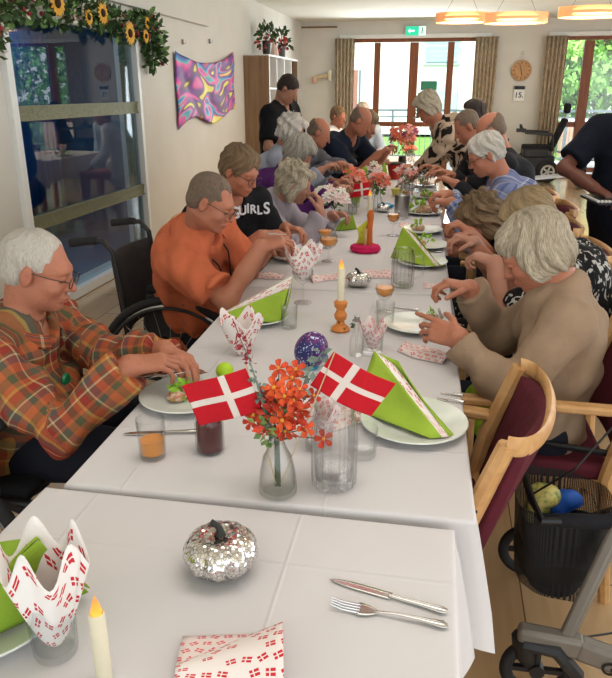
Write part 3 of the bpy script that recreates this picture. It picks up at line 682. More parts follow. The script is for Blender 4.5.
# pendants
def m_pend():
    t = NT('veneer_shade'); t.color(s2l(214, 150, 100)); t.p(.5); t.b.inputs['Emission Color'].default_value = rgba(s2l(255, 170, 112)); t.b.inputs['Emission Strength'].default_value = .32; return t.m
PEND = m_pend(); PGLOW = flat('lamp_diffuser', (1, .92, .75), .5, emit=(1, .80, .56), es=.75)
def pendant(x, y, z, r, lab, tl=0.):
    p = hthing('pendant_lamp', lab, 'lamp', (x, y, z), 'wood veneer pendant lamps')
    sh = MB().lathe([(r*.97, -.05), (r, -.05), (r, .05), (r*.97, .05), (r*.97, -.05)], 48, sy=.62).build('lamp_shade', PEND, p)
    MB().lathe([(.001, -.015), (r*.9, -.015), (r*.9, .0), (.001, .0)], 40, sy=.6).build('diffuser', PGLOW, p)
    for q in (-1, 1): MB().tube([(q*r*.7, 0, .0), (0, 0, ZC-z-.02)], .002, 5).build('suspension_wire', BLACK, p)
    MB().lathe([(.001, 0), (.05, 0), (.05, -.03), (.001, -.03)], 20, (0, 0, ZC-z)).build('ceiling_rose', WHITE, p)
    l = bpy.data.lights.new('pendant_light', 'AREA'); l.shape = 'DISK'; l.size = r*1.6; l.energy = 14; l.color = (1, .78, .5); o = bpy.data.objects.new('pendant_light', l); COL.objects.link(o); o.parent = p; o.location = (0, 0, -.02)
    l2 = bpy.data.lights.new('pendant_uplight', 'AREA'); l2.shape = 'DISK'; l2.size = r*1.6; l2.energy = 5; l2.color = (1, .76, .48); o = bpy.data.objects.new('pendant_uplight', l2); COL.objects.link(o); o.parent = p; o.location = (0, 0, .01); o.rotation_euler.x = PI
pendant(.10, 8.7, 2.315, .29, 'oval wood veneer pendant lamp, leftmost of the three')
pendant(.66, 8.35, 2.27, .33, 'oval wood veneer pendant lamp, middle one of the three')
pendant(1.42, 8.4, 2.32, .33, 'oval wood veneer pendant lamp at the right edge of the picture')
# shelf cupboard in the corner
cu = hthing('shelf_cupboard', 'tall brown cupboard with white open shelves behind the standing man in black', 'cupboard', (XL+.185, 10.88, 0))
L_, Dp, Hh = 1.96, .36, 2.0
MB().box((0, -L_/2+.012, Hh/2), (Dp, .024, Hh)).build('side_panel', CUPW, cu, smooth=False); MB().box((0, L_/2-.012, Hh/2), (Dp, .024, Hh)).build('side_panel', CUPW, cu, smooth=False)
MB().box((-Dp/2+.006, 0, Hh/2), (.012, L_-.05, Hh)).build('back_panel', CUPW, cu, smooth=False); MB().box((0, 0, Hh+.0), (Dp+.004, L_, .024)).build('top_panel', WHITE, cu, smooth=False)
for i in range(1, 4): MB().box((.01, -L_/2+i*L_/4, Hh/2), (Dp-.02, .03, Hh-.03)).build('divider', WHITE, cu, smooth=False)
for i in range(5): MB().box((.01, 0, .05+i*.38), (Dp-.03, L_-.05, .022)).build('shelf', WHITE, cu, smooth=False)
MB().box((Dp/2-.005, -L_/2+.03, Hh/2), (.015, .03, Hh)).build('edge_strip', WHITE, cu, smooth=False)
def leafcluster(b, c, n, r, s, rs, m=0, up=.3, flatn=.5):
    for i in range(n):
        d = Vector((rs.gauss(0, 1), rs.gauss(0, 1), rs.gauss(0, 1)+up)).normalized(); p = Vector(c)+d*r*rs.uniform(.3, 1)
        t1 = (d+Vector((rs.gauss(0, .5), rs.gauss(0, .5), rs.gauss(0, .5)))).normalized(); t2 = t1.cross(Vector((rs.gauss(0, 1), rs.gauss(0, 1), rs.gauss(0, 1)))).normalized(); n_ = t1.cross(t2)
        k = s*rs.uniform(.7, 1.3)
        b.add([p, p+t1*k*.5+t2*k*.33+n_*k*.08, p+t1*k, p+t1*k*.5-t2*k*.33+n_*k*.08, p+t1*k*.5], [(0, 1, 4), (1, 2, 4), (2, 3, 4), (3, 0, 4)], m)
LEAFD = flat('leaf_green', s2l(58, 84, 44), .6, var=.3, sc_=25); LEAFL = flat('leaf_light_green', s2l(116, 150, 84), .6, var=.25, sc_=25)
def shelfplant(x, y, lab, cf, seed, h=.34):
    rs = random.Random(seed); p = hthing('potted_flowers', lab, 'plant', (x, y, 2.015)); MB().lathe([(.001, 0), (.05, 0), (.062, .20), (.055, .20), (.05, .02)], 18).build('pot', BLACK if seed != 3 else flat('grey_pot', s2l(90, 90, 88), .5), p)
    b = MB(); leafcluster(b, (0, 0, .27), 60, .15, .09, rs); b.tube([(0, 0, .1), (.0, 0, .3), (-.03, -.03, .46)], .005, 5); b.build('foliage', LEAFD, p, smooth=False)
    b = MB(); leafcluster(b, (-.02, -.05, .18), 40, .11, .06, rs); b.build('blossoms', cf, p, smooth=False)
shelfplant(XL+.2, 10.45, 'black pot of red flowers and greenery on the cupboard end', flat('dull_red', s2l(176, 70, 74), .7), 1); MB
shelfplant(XL+.22, 11.35, 'small grey pot with red blooms farther along the cupboard top', flat('red_bloom', s2l(212, 66, 72), .7), 3)
sn = hthing('sparkling_cone', 'pale glittering cone ornament between the two pots on the cupboard', 'ornament', (XL+.2, 10.95, 2.015)); MB().lathe([(.07, 0), (.045, .12), (.02, .26), (.001, .33)], 18, rib=.08, nrib=9).build('cone', flat('glitter_pink', s2l(226, 196, 186), .4, .3), sn); MB().sph((0, 0, .34), .016, 8).build('tip', CHROME, sn)
# tapestry
def m_tap():
    t = NT('tie_dye_cloth'); u = t.attr('pc'); v = t.vmath('MULTIPLY', u, (2.3, 1.7, 1.)); n = t.noise(v, 1.25, 1., .5, 1.3)
    c = t.ramp(n, [(.28, s2l(226, 204, 40)), (.36, s2l(232, 214, 50)), (.375, s2l(120, 44, 60)), (.40, s2l(92, 24, 104)), (.44, s2l(120, 40, 140)), (.465, s2l(222, 60, 150)), (.50, s2l(230, 90, 170)), (.515, s2l(90, 190, 170)), (.55, s2l(50, 120, 200)), (.575, s2l(40, 60, 140)), (.60, s2l(140, 50, 150)), (.635, s2l(206, 50, 120)), (.65, s2l(240, 150, 60)), (.68, s2l(236, 218, 60))])
    t.color(c); t.p(.5, 0, .4); return t.m
mb = MB()
def tapf(u, v):   # u along wall, v up
    sag = .10*math.sin(u*PI)*v*v + (.06 if False else 0); y = 7.25+2.12*u*(1-.02*(1-v))+.0; lowl = 1.13+.20*math.sin(u*PI)*.0+.12*u
    topz = 1.93+.09*u-.13*math.sin(u*PI)**.8; botz = 1.15+.14*u+.10*math.sin(u*PI*2.)*.4+.05*math.sin(u*9)
    return (XL+.02+.025*abs(math.sin(u*10+v*3))*(1-abs(2*u-1)**6)+.015*math.sin(v*5+u*4)**2, y, botz+(topz-botz)*v)
mb.grid(tapf, 70, 30); tp = mb.build('wall_hanging', m_tap(), solid=.003, ang=False); tp.rotation_euler.z = -DR; tag(tp, 'colourful tie-dye cloth pinned on the left wall', 'wall hanging')
# wall hooks
for i, (y, z) in enumerate(((7.55, 2.03), (8.45, 2.09))):
    hk = hthing('wall_hook', 'tiny pale hook on the wall above the tie-dye cloth, '+('left one' if i == 0 else 'right one'), 'hook', (XL+.005, y, z)); MB().box((.006, 0, 0), (.012, .03, .05)).build('plate', CUPW, hk, smooth=False); MB().tube([(.01, 0, -.01), (.035, 0, -.02), (.04, 0, .01)], .004, 6).build('peg', STEEL, hk)
# garland with sunflowers
gl = hthing('flower_garland', 'leafy garland with sunflowers and red berries draped over the internal window', 'garland', (XL+.06, 4.2, 0))
rs = random.Random(11); gp = [(-.18, 1.80), (-.12, 1.98), (.0, 2.05), (.35, 2.07), (.8, 2.05), (1.15, 2.14), (1.35, 2.10), (1.7, 2.05), (2.05, 2.07), (2.22, 2.12), (2.34, 2.05), (2.36, 1.90), (2.34, 1.80)]
b = MB(); b2 = MB(); b3 = MB(); b4 = MB(); pts = []
for i in range(len(gp)-1):
    for k in range(6):
        a = gp[i]; c = gp[i+1]; t_ = k/6; pts.append((0, a[0]+(c[0]-a[0])*t_, a[1]+(c[1]-a[1])*t_))
for p in pts:
    leafcluster(b, (p[0]+.02, p[1], p[2]), 16, .105, .07, rs, up=0); leafcluster(b2, (p[0]+.03, p[1], p[2]), 6, .11, .065, rs, up=0)
    for _ in range(2):
        if rs.random() < .55: b3.sph((p[0]+.05+rs.uniform(0, .06), p[1]+rs.uniform(-.06, .06), p[2]+rs.uniform(-.07, .07)), rs.uniform(.012, .02), 7)
    if rs.random() < .7: leafcluster(b4, (p[0]+.08, p[1]+rs.uniform(-.05, .05), p[2]+rs.uniform(-.05, .05)), 8, .02, .035, rs)
b.build('dark_leaves', LEAFD, gl, smooth=False); b2.build('light_leaves', LEAFL, gl, smooth=False); b3.build('red_berries', flat('berry_red', s2l(150, 44, 52), .4), gl); b4.build('white_blossoms', flat('cream_bloom', s2l(220, 214, 190), .7), gl, smooth=False)
YEL = flat('sunflower_yellow', s2l(226, 168, 52), .6, var=.15); BRN = flat('sunflower_brown', s2l(58, 36, 24), .9)
for y, z, q in ((.50, 2.10, 1.3), (1.16, 2.10, 1.15), (1.62, 1.99, 1.3), (.93, 2.05, .8), (1.95, 1.99, .8), (2.0, 2.10, .7)):
    b = MB()
    for i in range(16):
        an = 2*PI*i/16; R = Matrix.Rotation(an, 3, 'X'); pr_ = [(0, -.012, .02), (.012, 0, .035), (0, .012, .02), (.016, 0, .075*(1 if i % 2 else .88))]
        vs = [R @ (Vector(v)*q) + Vector((.13, y, z)) for v in ((.0, -.010, .018), (.010, -.014, .045), (.004, 0, .078), (.010, .014, .045), (.0, .010, .018))]; b.add(vs, [(0, 1, 2, 3, 4)])
    s_ = b.build('sunflower', YEL, gl, smooth=False, solid=.001); MB().sph((.138, y, z), (.014*q, .026*q, .026*q), 12).build('flower_centre', BRN, s_)
# ------------------------------------------------------------ tables and cloths
def m_cloth():
    t = NT('white_tablecloth'); o = t.obj(); n = t.noise(t.vmath('MULTIPLY', o, (1., 1., 1.)), 2.2, 3.); t.color(t.ramp(n, [(.3, s2l(214, 210, 212)), (.7, s2l(220, 217, 219))])); t.p(.8, 0, .25)
    s = t.sep(o)
    def crease(v, k, ph):
        f = t.math('ABSOLUTE', t.math('SUBTRACT', t.math('FRACT', t.math('ADD', t.math('MULTIPLY', v, k), ph)), .5)); return t.math('MAXIMUM', t.math('SUBTRACT', 1., t.math('MULTIPLY', f, 90.)), 0.)
    h = t.math('ADD', t.math('MULTIPLY', n, 1.), t.math('MULTIPLY', t.math('ADD', crease(s[0], 2.3, .2), crease(s[1], 1.7, .4)), .18)); t.bump(h, .35, .02); return t.m
CLOTH = m_cloth()
def table(cx, cy, rz, lx, ly, labT, labC, dz=0., hang=.26):
    t = thing('dining_table', labT, 'table', (cx, cy, 0), rz, 'dining tables set end to end')
    MB().box((0, 0, .728), (lx-.02, ly-.03, .03)).build('tabletop', BEECH, t, smooth=False, bev=.004)
    for sx in (-1, 1):
        for sy in (-1, 1): MB().box((sx*(lx/2-.09), sy*(ly/2-.1), .356), (.05, .05, .712)).build('leg', BEECH, t, smooth=False, bev=.004)
    # perimeter profile: top, rounded edge, hanging skirt with folds that open at the corners
    P = []; n = 40; hx, hy = lx/2, ly/2
    def side(a, b, m):
        for i in range(m): P.append((a[0]+(b[0]-a[0])*i/m, a[1]+(b[1]-a[1])*i/m))
    side((-hx, -hy), (hx, -hy), 40); side((hx, -hy), (hx, hy), 70); side((hx, hy), (-hx, hy), 40); side((-hx, hy), (-hx, -hy), 70)
    rows = [(0, .75, -.03), (0, .75, -.009), (0, .7495, -.004), (2, .7475, -.001), (2, .742, .0012), (2, .735, .0015), (3, .70, .003), (4, .64, .007), (5, .57, .012), (6, .75-hang, .016)]
    vs = []; rs = random.Random(int(cy*100)+5); ph = [rs.uniform(0, 6) for _ in range(4)]; N = len(P)
    for ri, (k, z, off) in enumerate(rows):
        for i, (x, y) in enumerate(P):
            ex = max(0, abs(x)-hx+.12)/.12; ey = max(0, abs(y)-hy+.12)/.12; cn = ex*ey
            longs = abs(abs(x)-hx) < 1e-6; s_ = y if longs else x
            wv = (math.sin(s_*19+ph[0])+.6*math.sin(s_*33+ph[1]))*.5
            amp = 0 if k < 3 else (k-2)/4
            o = off+(amp*(.014*wv+.008) if longs else amp*.002)
            nx = (1 if x > 0 else -1) if longs or cn > .6 else 0; ny = (1 if y > 0 else -1) if not longs else 0
            xx = x+nx*(o+cn*amp*.045); yy = y+ny*(o if not longs else 0)
            if k == 0: xx = x*(hx+off)/hx; yy = y*(hy+off)/hy
            zz = z-cn*amp*.05+ (0 if k < 6 else .012*math.sin(s_*7+ph[2]))
            vs.append((xx, yy, zz))
    fs = []
    for r in range(len(rows)-1):
        for i in range(N): j = (i+1) % N; fs.append((r*N+j, r*N+i, (r+1)*N+i, (r+1)*N+j))
    cm_ = MB().add(vs, fs); gx_, gy_ = hx-.03, hy-.03
    cm_.grid(lambda u, v: (-gx_+2*gx_*u, -gy_+2*gy_*v, .75+.0012*math.sin(u*7+ph[0])*math.sin(v*9+ph[1])*math.sin(u*PI)*math.sin(v*PI)), 40, 70)
    c = cm_.build('tablecloth', CLOTH, None, (cx, cy, dz), rz, ang=False, weld=True); tag(c, labC, 'tablecloth', 'white tablecloths')
    return t
table(-.343, .36, math.radians(-1.0), .86, 1.62, 'dining table nearest the camera under white cloth', 'white cloth on the nearest table with knife, fork and mirrored pumpkin', .001)
table(-.29, 1.995, 0, .87, 1.60, 'second dining table, bearing the flag vase and ribbed jug', 'white cloth under the orange flowers and small flags', 0)
table(-.29, 3.61, math.radians(.4), .87, 1.60, 'third dining table, bearing the figurine on its magenta base', 'white cloth under the magenta figurine base', .001)
table(-.29, 5.23, 0, .87, 1.60, 'fourth dining table, with the steel canister on it', 'white cloth under the steel canister', 0)
table(-.30, 6.85, 0, .87, 1.60, 'fifth dining table, where the standing woman leans', 'white cloth under the hand of the leaning woman', .001)
table(-.30, 8.45, 0, .87, 1.56, 'last dining table, nearest the far glazed doors', 'white cloth at the far end of the row by the doors', 0)
# ------------------------------------------------------------ tableware
T = .7525
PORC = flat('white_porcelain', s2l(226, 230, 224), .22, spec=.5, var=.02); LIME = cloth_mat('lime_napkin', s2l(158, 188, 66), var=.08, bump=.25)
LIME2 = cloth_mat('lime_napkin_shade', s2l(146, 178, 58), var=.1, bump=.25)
def m_dan(name, sc_=34., bg=s2l(240, 230, 226), fg=s2l(206, 52, 60), dens=.75):
    t = NT(name); v = t.vmath('SCALE', t.attr('pc'), sc_=sc_); s = t.sep(v); rowi = t.math('FLOOR', s[1]); x0 = t.math('ADD', s[0], t.math('MULTIPLY', rowi, .5)); ci = t.math('FLOOR', x0)
    wn_ = t.n('TexWhiteNoise', noise_dimensions='2D'); t.l(t.comb(ci, rowi), wn_.inputs[0]); rnd = wn_.outputs[0]
    px = t.math('SUBTRACT', t.math('FRACT', x0), .5); py = t.math('SUBTRACT', t.math('FRACT', s[1]), .5); an = t.math('MULTIPLY', t.math('SUBTRACT', rnd, .5), 1.8)
    c_ = t.math('COSINE', an); s_ = t.math('SINE', an)
    x = t.math('SUBTRACT', t.math('MULTIPLY', px, c_), t.math('MULTIPLY', py, s_)); y = t.math('ADD', t.math('MULTIPLY', px, s_), t.math('MULTIPLY', py, c_))
    bx = t.math('MULTIPLY', t.math('LESS_THAN', t.math('ABSOLUTE', x), .31), t.math('LESS_THAN', t.math('ABSOLUTE', y), .23))
    cr = t.math('MAXIMUM', t.math('LESS_THAN', t.math('ABSOLUTE', t.math('ADD', x, .06)), .04), t.math('LESS_THAN', t.math('ABSOLUTE', y), .04))
    on = t.math('MULTIPLY', t.math('MULTIPLY', bx, t.math('SUBTRACT', 1., cr)), t.math('LESS_THAN', rnd, dens))
    t.color(t.mix(on, bg, fg)); t.p(.85, 0, .15); return t.m
DAN = m_dan('flag_print_tissue'); PINKT = m_dan('pink_print_tissue', 46., s2l(238, 222, 218), s2l(222, 104, 112), .9)
def plate(x, y, lab, r=.135, group='white plates'):
    t = MB().lathe([(.001, .004), (r*.55, .004), (r*.68, .008), (r*.98, .019), (r, .021), (r*.985, .024), (r*.67, .013), (r*.55, .009), (.001, .009)], 48).build('plate', PORC, None, (x, y, T)); return tag(t, lab, 'plate', group)
def napkin_tent(x, y, z, rz, lab, s=1., dan=True):
    n = thing('folded_napkin', lab, 'napkin', (x, y, z), rz, 'green folded napkins')
    A = Vector((-.10, -.012, .118))*s; Tp = Vector((.118, -.004, .006))*s; A2 = Vector((-.085, .036, .092))*s; T2 = Vector((.122, .010, .006))*s
    def leaf(P0, P1, Q0, Q1, m, name, bulge=.012, uvs=1.):
        b = MB(); P0, P1, Q0, Q1 = [Vector(q) for q in (P0, P1, Q0, Q1)]; nn = (P1-P0).cross(Q0-P0).normalized()
        b.grid(lambda u, v: (P0.lerp(P1, u)).lerp(Q0.lerp(Q1, u), v)+nn*bulge*s*math.sin(PI*v)*math.sin(PI*min(u*1.2, 1)), 16, 10, uvs=uvs); return b.build(name, m, n, solid=.0016, ang=False)
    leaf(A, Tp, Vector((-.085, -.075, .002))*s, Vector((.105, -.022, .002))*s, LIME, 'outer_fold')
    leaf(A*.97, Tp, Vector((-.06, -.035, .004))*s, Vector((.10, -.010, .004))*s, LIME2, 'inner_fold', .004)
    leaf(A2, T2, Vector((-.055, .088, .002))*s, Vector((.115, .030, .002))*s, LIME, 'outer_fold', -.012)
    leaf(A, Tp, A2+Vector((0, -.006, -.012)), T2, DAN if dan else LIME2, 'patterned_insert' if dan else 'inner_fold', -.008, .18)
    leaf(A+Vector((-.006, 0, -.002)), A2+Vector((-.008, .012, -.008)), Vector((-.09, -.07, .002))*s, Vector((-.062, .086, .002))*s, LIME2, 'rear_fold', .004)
    return n
def tissue_cone(x, y, z, h, r, lab, m=None, seed=0, pts=5, rz=0., tilt=0.):
    rs = random.Random(seed); b = MB(); ph = rs.uniform(0, 6)
    def fn(u, v):
        an = u*2*PI; pk = .5+.5*math.cos(pts*an+ph); rr = r*(.16+.84*v**.75)*(1+.10*math.sin(2*an+ph)+.06*math.sin(5*an)*v); zz = h*v*(.70+.30*pk*v)
        return (rr*math.cos(an)+tilt*zz, rr*math.sin(an), zz)
    b.grid(fn, 60, 14, uvs=1.)
    b.a = [(u_*2*PI*r*1.1, v_*h*1.05, 0) for (u_, v_, _) in b.a]
    o = b.build('paper_napkin', m or DAN, None, (x, y, z), rz, solid=.0008, ang=False); return tag(o, lab, 'napkin', 'tissue napkins with small flags')
def crumple(x, y, lab, sx=.13, sy=.08, h=.03, m=None, rz=0., seed=0):
    rs = random.Random(seed); p = [rs.uniform(0, 6) for _ in range(4)]; b = MB()
    def fn(u, v):
        X = (u-.5)*sx; Y = (v-.5)*sy*(1+.2*math.sin(u*5+p[0])); z = h*(math.sin(v*PI)**.5)*(.55+.45*math.sin(u*7+p[1])*math.cos(v*5+p[2]))
        return (X, Y, max(z, 0)+.002)
    b.grid(fn, 20, 12, uvs=.14); o = b.build('crumpled_napkin', m or PINKT, None, (x, y, T-.001), rz, solid=.001, ang=False); return tag(o, lab, 'napkin', 'tissue napkins with small flags')
def tumbler(x, y, lab, r=.034, h=.10, liq=None, lv=.5, z=T, ribs=0, group='drinking glasses', name='tumbler'):
    t = thing(name, lab, 'glass', (x, y, z), 0, group)
    MB().lathe([(.001, .0), (r*.86, .0), (r*.9, .006), (r, h*.9), (r, h), (r*.95, h), (r*.94, h*.9), (r*.82, .012), (.001, .010)], 32, rib=.018 if ribs else 0, nrib=ribs).build('glass_body', DRINK, t)
    if liq: MB().lathe([(.001, .012), (r*.80, .012), (r*(.80+.12*lv), h*lv), (.001, h*lv)], 28).build('drink', liq, t)
    return t
def goblet(x, y, lab, liq=None, h=.16, r=.045, lv=.5, z=T, group='stemmed glasses'):
    t = thing('goblet', lab, 'glass', (x, y, z), 0, group); b = h*.48
    MB().lathe([(.001, .0), (.036, .0), (.034, .003), (.006, .009), (.004, .02), (.004, b-.008), (.012, b), (r*.8, b+.018), (r, b+.04), (r*.92, h), (r*.89, h), (r*.96, b+.04), (r*.76, b+.021), (.001, b+.006)], 32).build('glass_body', DRINK, t)
    if liq: MB().lathe([(.001, b+.008), (r*.72, b+.022), (r*.93, b+.04), (r*.92, b+.04+(h-b-.04)*lv), (.001, b+.04+(h-b-.04)*lv)], 28).build('drink', liq, t)
    return t
ORJ = flat('orange_juice', s2l(232, 150, 66), .25, var=.04); BEET = flat('beet_juice', s2l(84, 22, 24), .2, var=.1); BRWN = flat('brown_relish', s2l(70, 52, 34), .5)
CUT = flat('cutlery_steel', (.62, .61, .60), .2, 1., var=.04)
def knife(a, b_, lab, z=T, L=None, name='table_knife'):
    a = Vector((a[0], a[1], 0)); b_ = Vector((b_[0], b_[1], 0)); d = b_-a; L = d.length; rz = math.atan2(d.y, d.x)
    t = thing(name, lab, 'knife', (a.x, a.y, z), rz, 'table knives'); k = L/.215
    b = MB(); b.grid(lambda u, v: (u*.115*k, (v-.5)*.019*k*(math.sin(min(u*2.2, 1)*PI/2)**.6)*(1 if v > .5 else .8), .0025), 14, 4); b.build('blade', CUT, t, solid=.0014)
    MB().tube([(.112*k, 0, .004), (.13*k, 0, .004), (.17*k, 0, .0045), (.205*k, 0, .0045), (.213*k, 0, .004)], [.0035, .0048, .0055, .0078, .0045], 10, flatz=.55).build('handle', CUT, t); return t
def fork(a, b_, lab, z=T, z2=None, tilt=0., group='table forks'):
    a = Vector((a[0], a[1], 0)); b_ = Vector((b_[0], b_[1], 0)); d = b_-a; L = d.length; rz = math.atan2(d.y, d.x); k = L/.195
    t = thing('table_fork', lab, 'fork', (a.x, a.y, z), rz, group); t.rotation_euler = Euler((0, -tilt, rz)); b = MB()
    for i in range(4): y = (i-1.5)*.0062*k; b.tube([(0, y*.9, .009*k), (.02*k, y, .004*k), (.05*k, y, .0035*k)], [.0009, .0016, .0018], 6)
    b.build('tines', CUT, t)
    b = MB(); b.grid(lambda u, v: ((.046+.034*u)*k, (v-.5)*(.0235*(1-u**2.2)+.006)*k, .004*k), 8, 6); b.tube([(.076*k, 0, .004), (.11*k, 0, .008), (.15*k, 0, .007), (.187*k, 0, .005), (.195*k, 0, .004)], [.003, .003, .0045, .0078, .004], 10, flatz=.5); b.build('handle', CUT, t, solid=.001); return t
def m_mirror():
    t = NT('mirror_mosaic'); v = t.n('TexVoronoi'); v.inputs['Scale'].default_value = 150.; t.l(t.obj(), v.inputs['Vector']); t.color((.80, .79, .78, 1)[:3]); t.p(.12, 1.)
    nm = t.n('NewGeometry').outputs['Normal']; rnd = t.vmath('SCALE', t.vmath('SUBTRACT', v.outputs['Color'], (.5, .5, .5)), sc_=.55); t.l(t.vmath('NORMALIZE', t.vmath('ADD', nm, rnd)), t.b.inputs['Normal'])
    v2 = t.n('TexVoronoi', feature='DISTANCE_TO_EDGE'); v2.inputs['Scale'].default_value = 150.; t.l(t.obj(), v2.inputs['Vector'])
    t.color(t.mix(t.math('LESS_THAN', v2.outputs['Distance'], .07), (.84, .82, .80), (.42, .40, .38))); return t.m
MIRR = m_mirror()
def pumpkin(x, y, r, lab, mt=None, stem=None, group='pumpkin ornaments', hz=.62):
    t = thing('pumpkin_ornament', lab, 'ornament', (x, y, T), .3, group); b = MB(); nl = 9
    def fn(u, v):
        ph = u*2*PI; th = v*PI; q = r*(math.sin(th)**.85)*(1-.10*abs(math.sin(ph*nl/2))**.5*0-.12*(1-abs(math.sin(ph*nl/2)))**2*math.sin(th)); z = r*hz*(1-math.cos(th)*1.0)-r*.10*math.exp(-(math.sin(th)/.32)**2)*(1 if v < .5 else -.0)
        z = r*hz*(1+math.cos(PI-th)) - (r*.16*math.exp(-(math.sin(th)/.38)**2) if v > .5 else 0)
        return (q*math.cos(ph), q*math.sin(ph), z)
    b.grid(fn, 90, 30); b.build('body', mt or MIRR, t, ang=False)
    MB().tube([(0, 0, r*hz*1.78), (.0, 0, r*hz*2.08), (-.006, .0, r*hz*2.30), (-.014, 0, r*hz*2.42)], [.010, .006, .005, .0065], 10).build('stem', stem or BLACK, t); return t
def candle(x, y, z0, h, lab, r=.011, hol=None):
    t = thing('flameless_candle', lab, 'candle', (x, y, z0), 0, 'cream flameless candles'); MB().lathe([(.001, 0), (r, 0), (r, h), (r*.86, h+.003), (r*.6, h-.003), (.001, h-.003)], 24).build('candle_body', flat('cream_wax', s2l(222, 212, 186), .5, var=.02), t)
    ft = NT('flame_%d' % int(x*1000+y*100)); ft.p(.4); z = ft.sep(ft.attr('pc'))[1]; ft.color((.5, .2, .03)); ft.setin(ft.b.inputs['Emission Color'], ft.ramp(ft.math('DIVIDE', z, .03), [(.0, (1, .62, .12)), (.5, (1, .36, .03)), (1., (1, .16, .01))])); ft.b.inputs['Emission Strength'].default_value = .85
    k = r/.011; MB().lathe([(.001*k, 0), (.006*k, .003*k), (.0075*k, .009*k), (.0055*k, .019*k), (.0024*k, .028*k), (.0003, .034*k)], 16, (0, 0, h-.004)).build('flame', ft.m, t); return t
def m_food(name, cs):
    t = NT(name); n = t.noise(t.obj(), 60., 2.); k = len(cs); t.color(t.ramp(n, [(.3+.4*i/(k-1), c) for i, c in enumerate(cs)])); t.p(.5); return t.m
FOOD = m_food('salad_food', [s2l(96, 66, 40), s2l(212, 196, 168), s2l(190, 110, 90), s2l(120, 160, 50)]); LETT = flat('lettuce', s2l(150, 196, 60), .5, var=.25, sc_=50)
def meal(x, y, lab, kind=0, seed=1, q=.05, z=T+.012):
    rs = random.Random(seed); t = thing('open_sandwich', lab, 'food', (x, y, z), rs.uniform(0, 6), 'portions of food on the plates')
    MB().sph((0, 0, q*.22), (q, q*.72, q*.32), 14).sph((q*.5, q*.3, q*.3), (q*.5, q*.5, q*.35), 10).sph((-q*.5, -.1*q, q*.35), (q*.45, q*.5, q*.35), 10).build('filling', FOOD, t)
    b = MB(); leafcluster(b, (q*.2, -q*.5, q*.4), 26, q*.8, q*.7, rs, up=.6); b.build('lettuce_leaves', LETT, t, smooth=False); return t
# --- nearest table
g1 = tumbler(-.505, .75, 'clear glass holding the flag-print napkin at lower left', .036, .10)
tissue_cone(-.505, .75, T+.014, .195, .056, 'large flag-print tissue napkin standing in the glass at lower left', m_dan('large_flag_tissue', 30., s2l(240, 234, 230), s2l(202, 50, 58), .72), 3, 5)
plate(-.655, .80, 'white plate at the left edge of the nearest table', .13); napkin_tent(-.655, .835, T+.018, math.radians(150), 'green napkin fan behind the large flag-print tissue', 1.35, False)
candle(-.412, .715, T, .112, 'cream flameless candle nearest the camera with glowing tip', .0115)
pumpkin(-.31, .972, .066, 'mirrored silver pumpkin on the nearest table', stem=flat('dark_stem', s2l(38, 40, 34), .6))
tissue_fl = thing('folded_paper_napkin', 'flag-print napkin folded in a wedge at the bottom of the picture', 'napkin', (-.235, .79, T), math.radians(12))
b = MB(); b.grid(lambda u, v: (-.085+.155*u, -.10+.155*v*(.28+.72*u)+.035*(1-u), .006+.034*math.sin(v*PI)*(.4+.6*u)), 16, 12, uvs=.2); b.build('upper_fold', DAN, tissue_fl, solid=.001, ang=False)
b = MB(); b.grid(lambda u, v: (-.085+.14*u, -.085+.12*v, .003+.012*math.sin(v*PI)), 12, 8, uvs=.15); b.build('lower_fold', PINKT, tissue_fl, solid=.001, ang=False)
knife((-.118, .975), (.082, .925), 'silver table knife on the nearest table, above the fork'); fork((-.108, .915), (.080, .893), 'silver table fork on the nearest table, below the knife')
# --- second table, near end
plate(-.60, 1.64, 'white plate in front of the man in the checked shirt', .125); meal(-.615, 1.63, 'half-eaten sandwich with salad on the plate of the man in the checked shirt', 0, 3, .042)
jg = tumbler(-.577, 1.335, 'small glass with orange juice by the checked-shirt man', .033, .098, ORJ, .45)
rb = thing('juice_bottle', 'squat bottle of dark red juice behind the left flag', 'bottle', (-.455, 1.385, T)); MB().lathe([(.001, 0), (.030, 0), (.034, .005), (.034, .07), (.030, .085), (.022, .10), (.022, .115), (.026, .12), (.026, .135), (.024, .135), (.019, .118), (.019, .10), (.031, .07), (.031, .006), (.001, .006)], 30).build('glass_body', DRINK, rb); MB().lathe([(.001, .006), (.030, .006), (.0305, .07), (.026, .086), (.018, .10), (.001, .10)], 26).build('juice', BEET, rb)
knife((-.69, 1.425), (-.50, 1.47), 'table knife lying behind the orange juice on the left')
bl = MB().sph((0, 0, .026), .026, 20).build('lime_ball', flat('lime_wax', s2l(176, 214, 40), .5), None, (-.535, 1.80, T)); tag(bl, 'lime green ball candle behind the left flag', 'candle')
# vase with flowers and flags
vx, vy = -.262, 1.235
vs_ = MB().lathe([(.001, .0), (.036, .0), (.040, .004), (.040, .018), (.037, .05), (.030, .085), (.0165, .110), (.0145, .125), (.0150, .150), (.020, .153), (.018, .1535), (.0125, .15), (.012, .125), (.028, .083), (.035, .05), (.037, .02), (.034, .010), (.001, .008)], 40).build('glass_vase', glassm('vase_glass', (.99, .99, .985), .8, .04, (.64, .66, .64)), None, (vx, vy, T)); tag(vs_, 'small clear bottle-shaped vase holding the orange flowers', 'vase')
bq = thing('flower_bouquet', 'orange artificial flowers with a eucalyptus sprig in the near vase', 'flowers', (vx, vy, T+.013)); ORG = flat('orange_petal', s2l(214, 84, 34), .6, var=.22, sc_=80.); ORD = flat('deep_orange_petal', s2l(190, 54, 30), .6, var=.2, sc_=80.); STM = flat('stem_green', s2l(74, 84, 56), .7)
rs = random.Random(5)
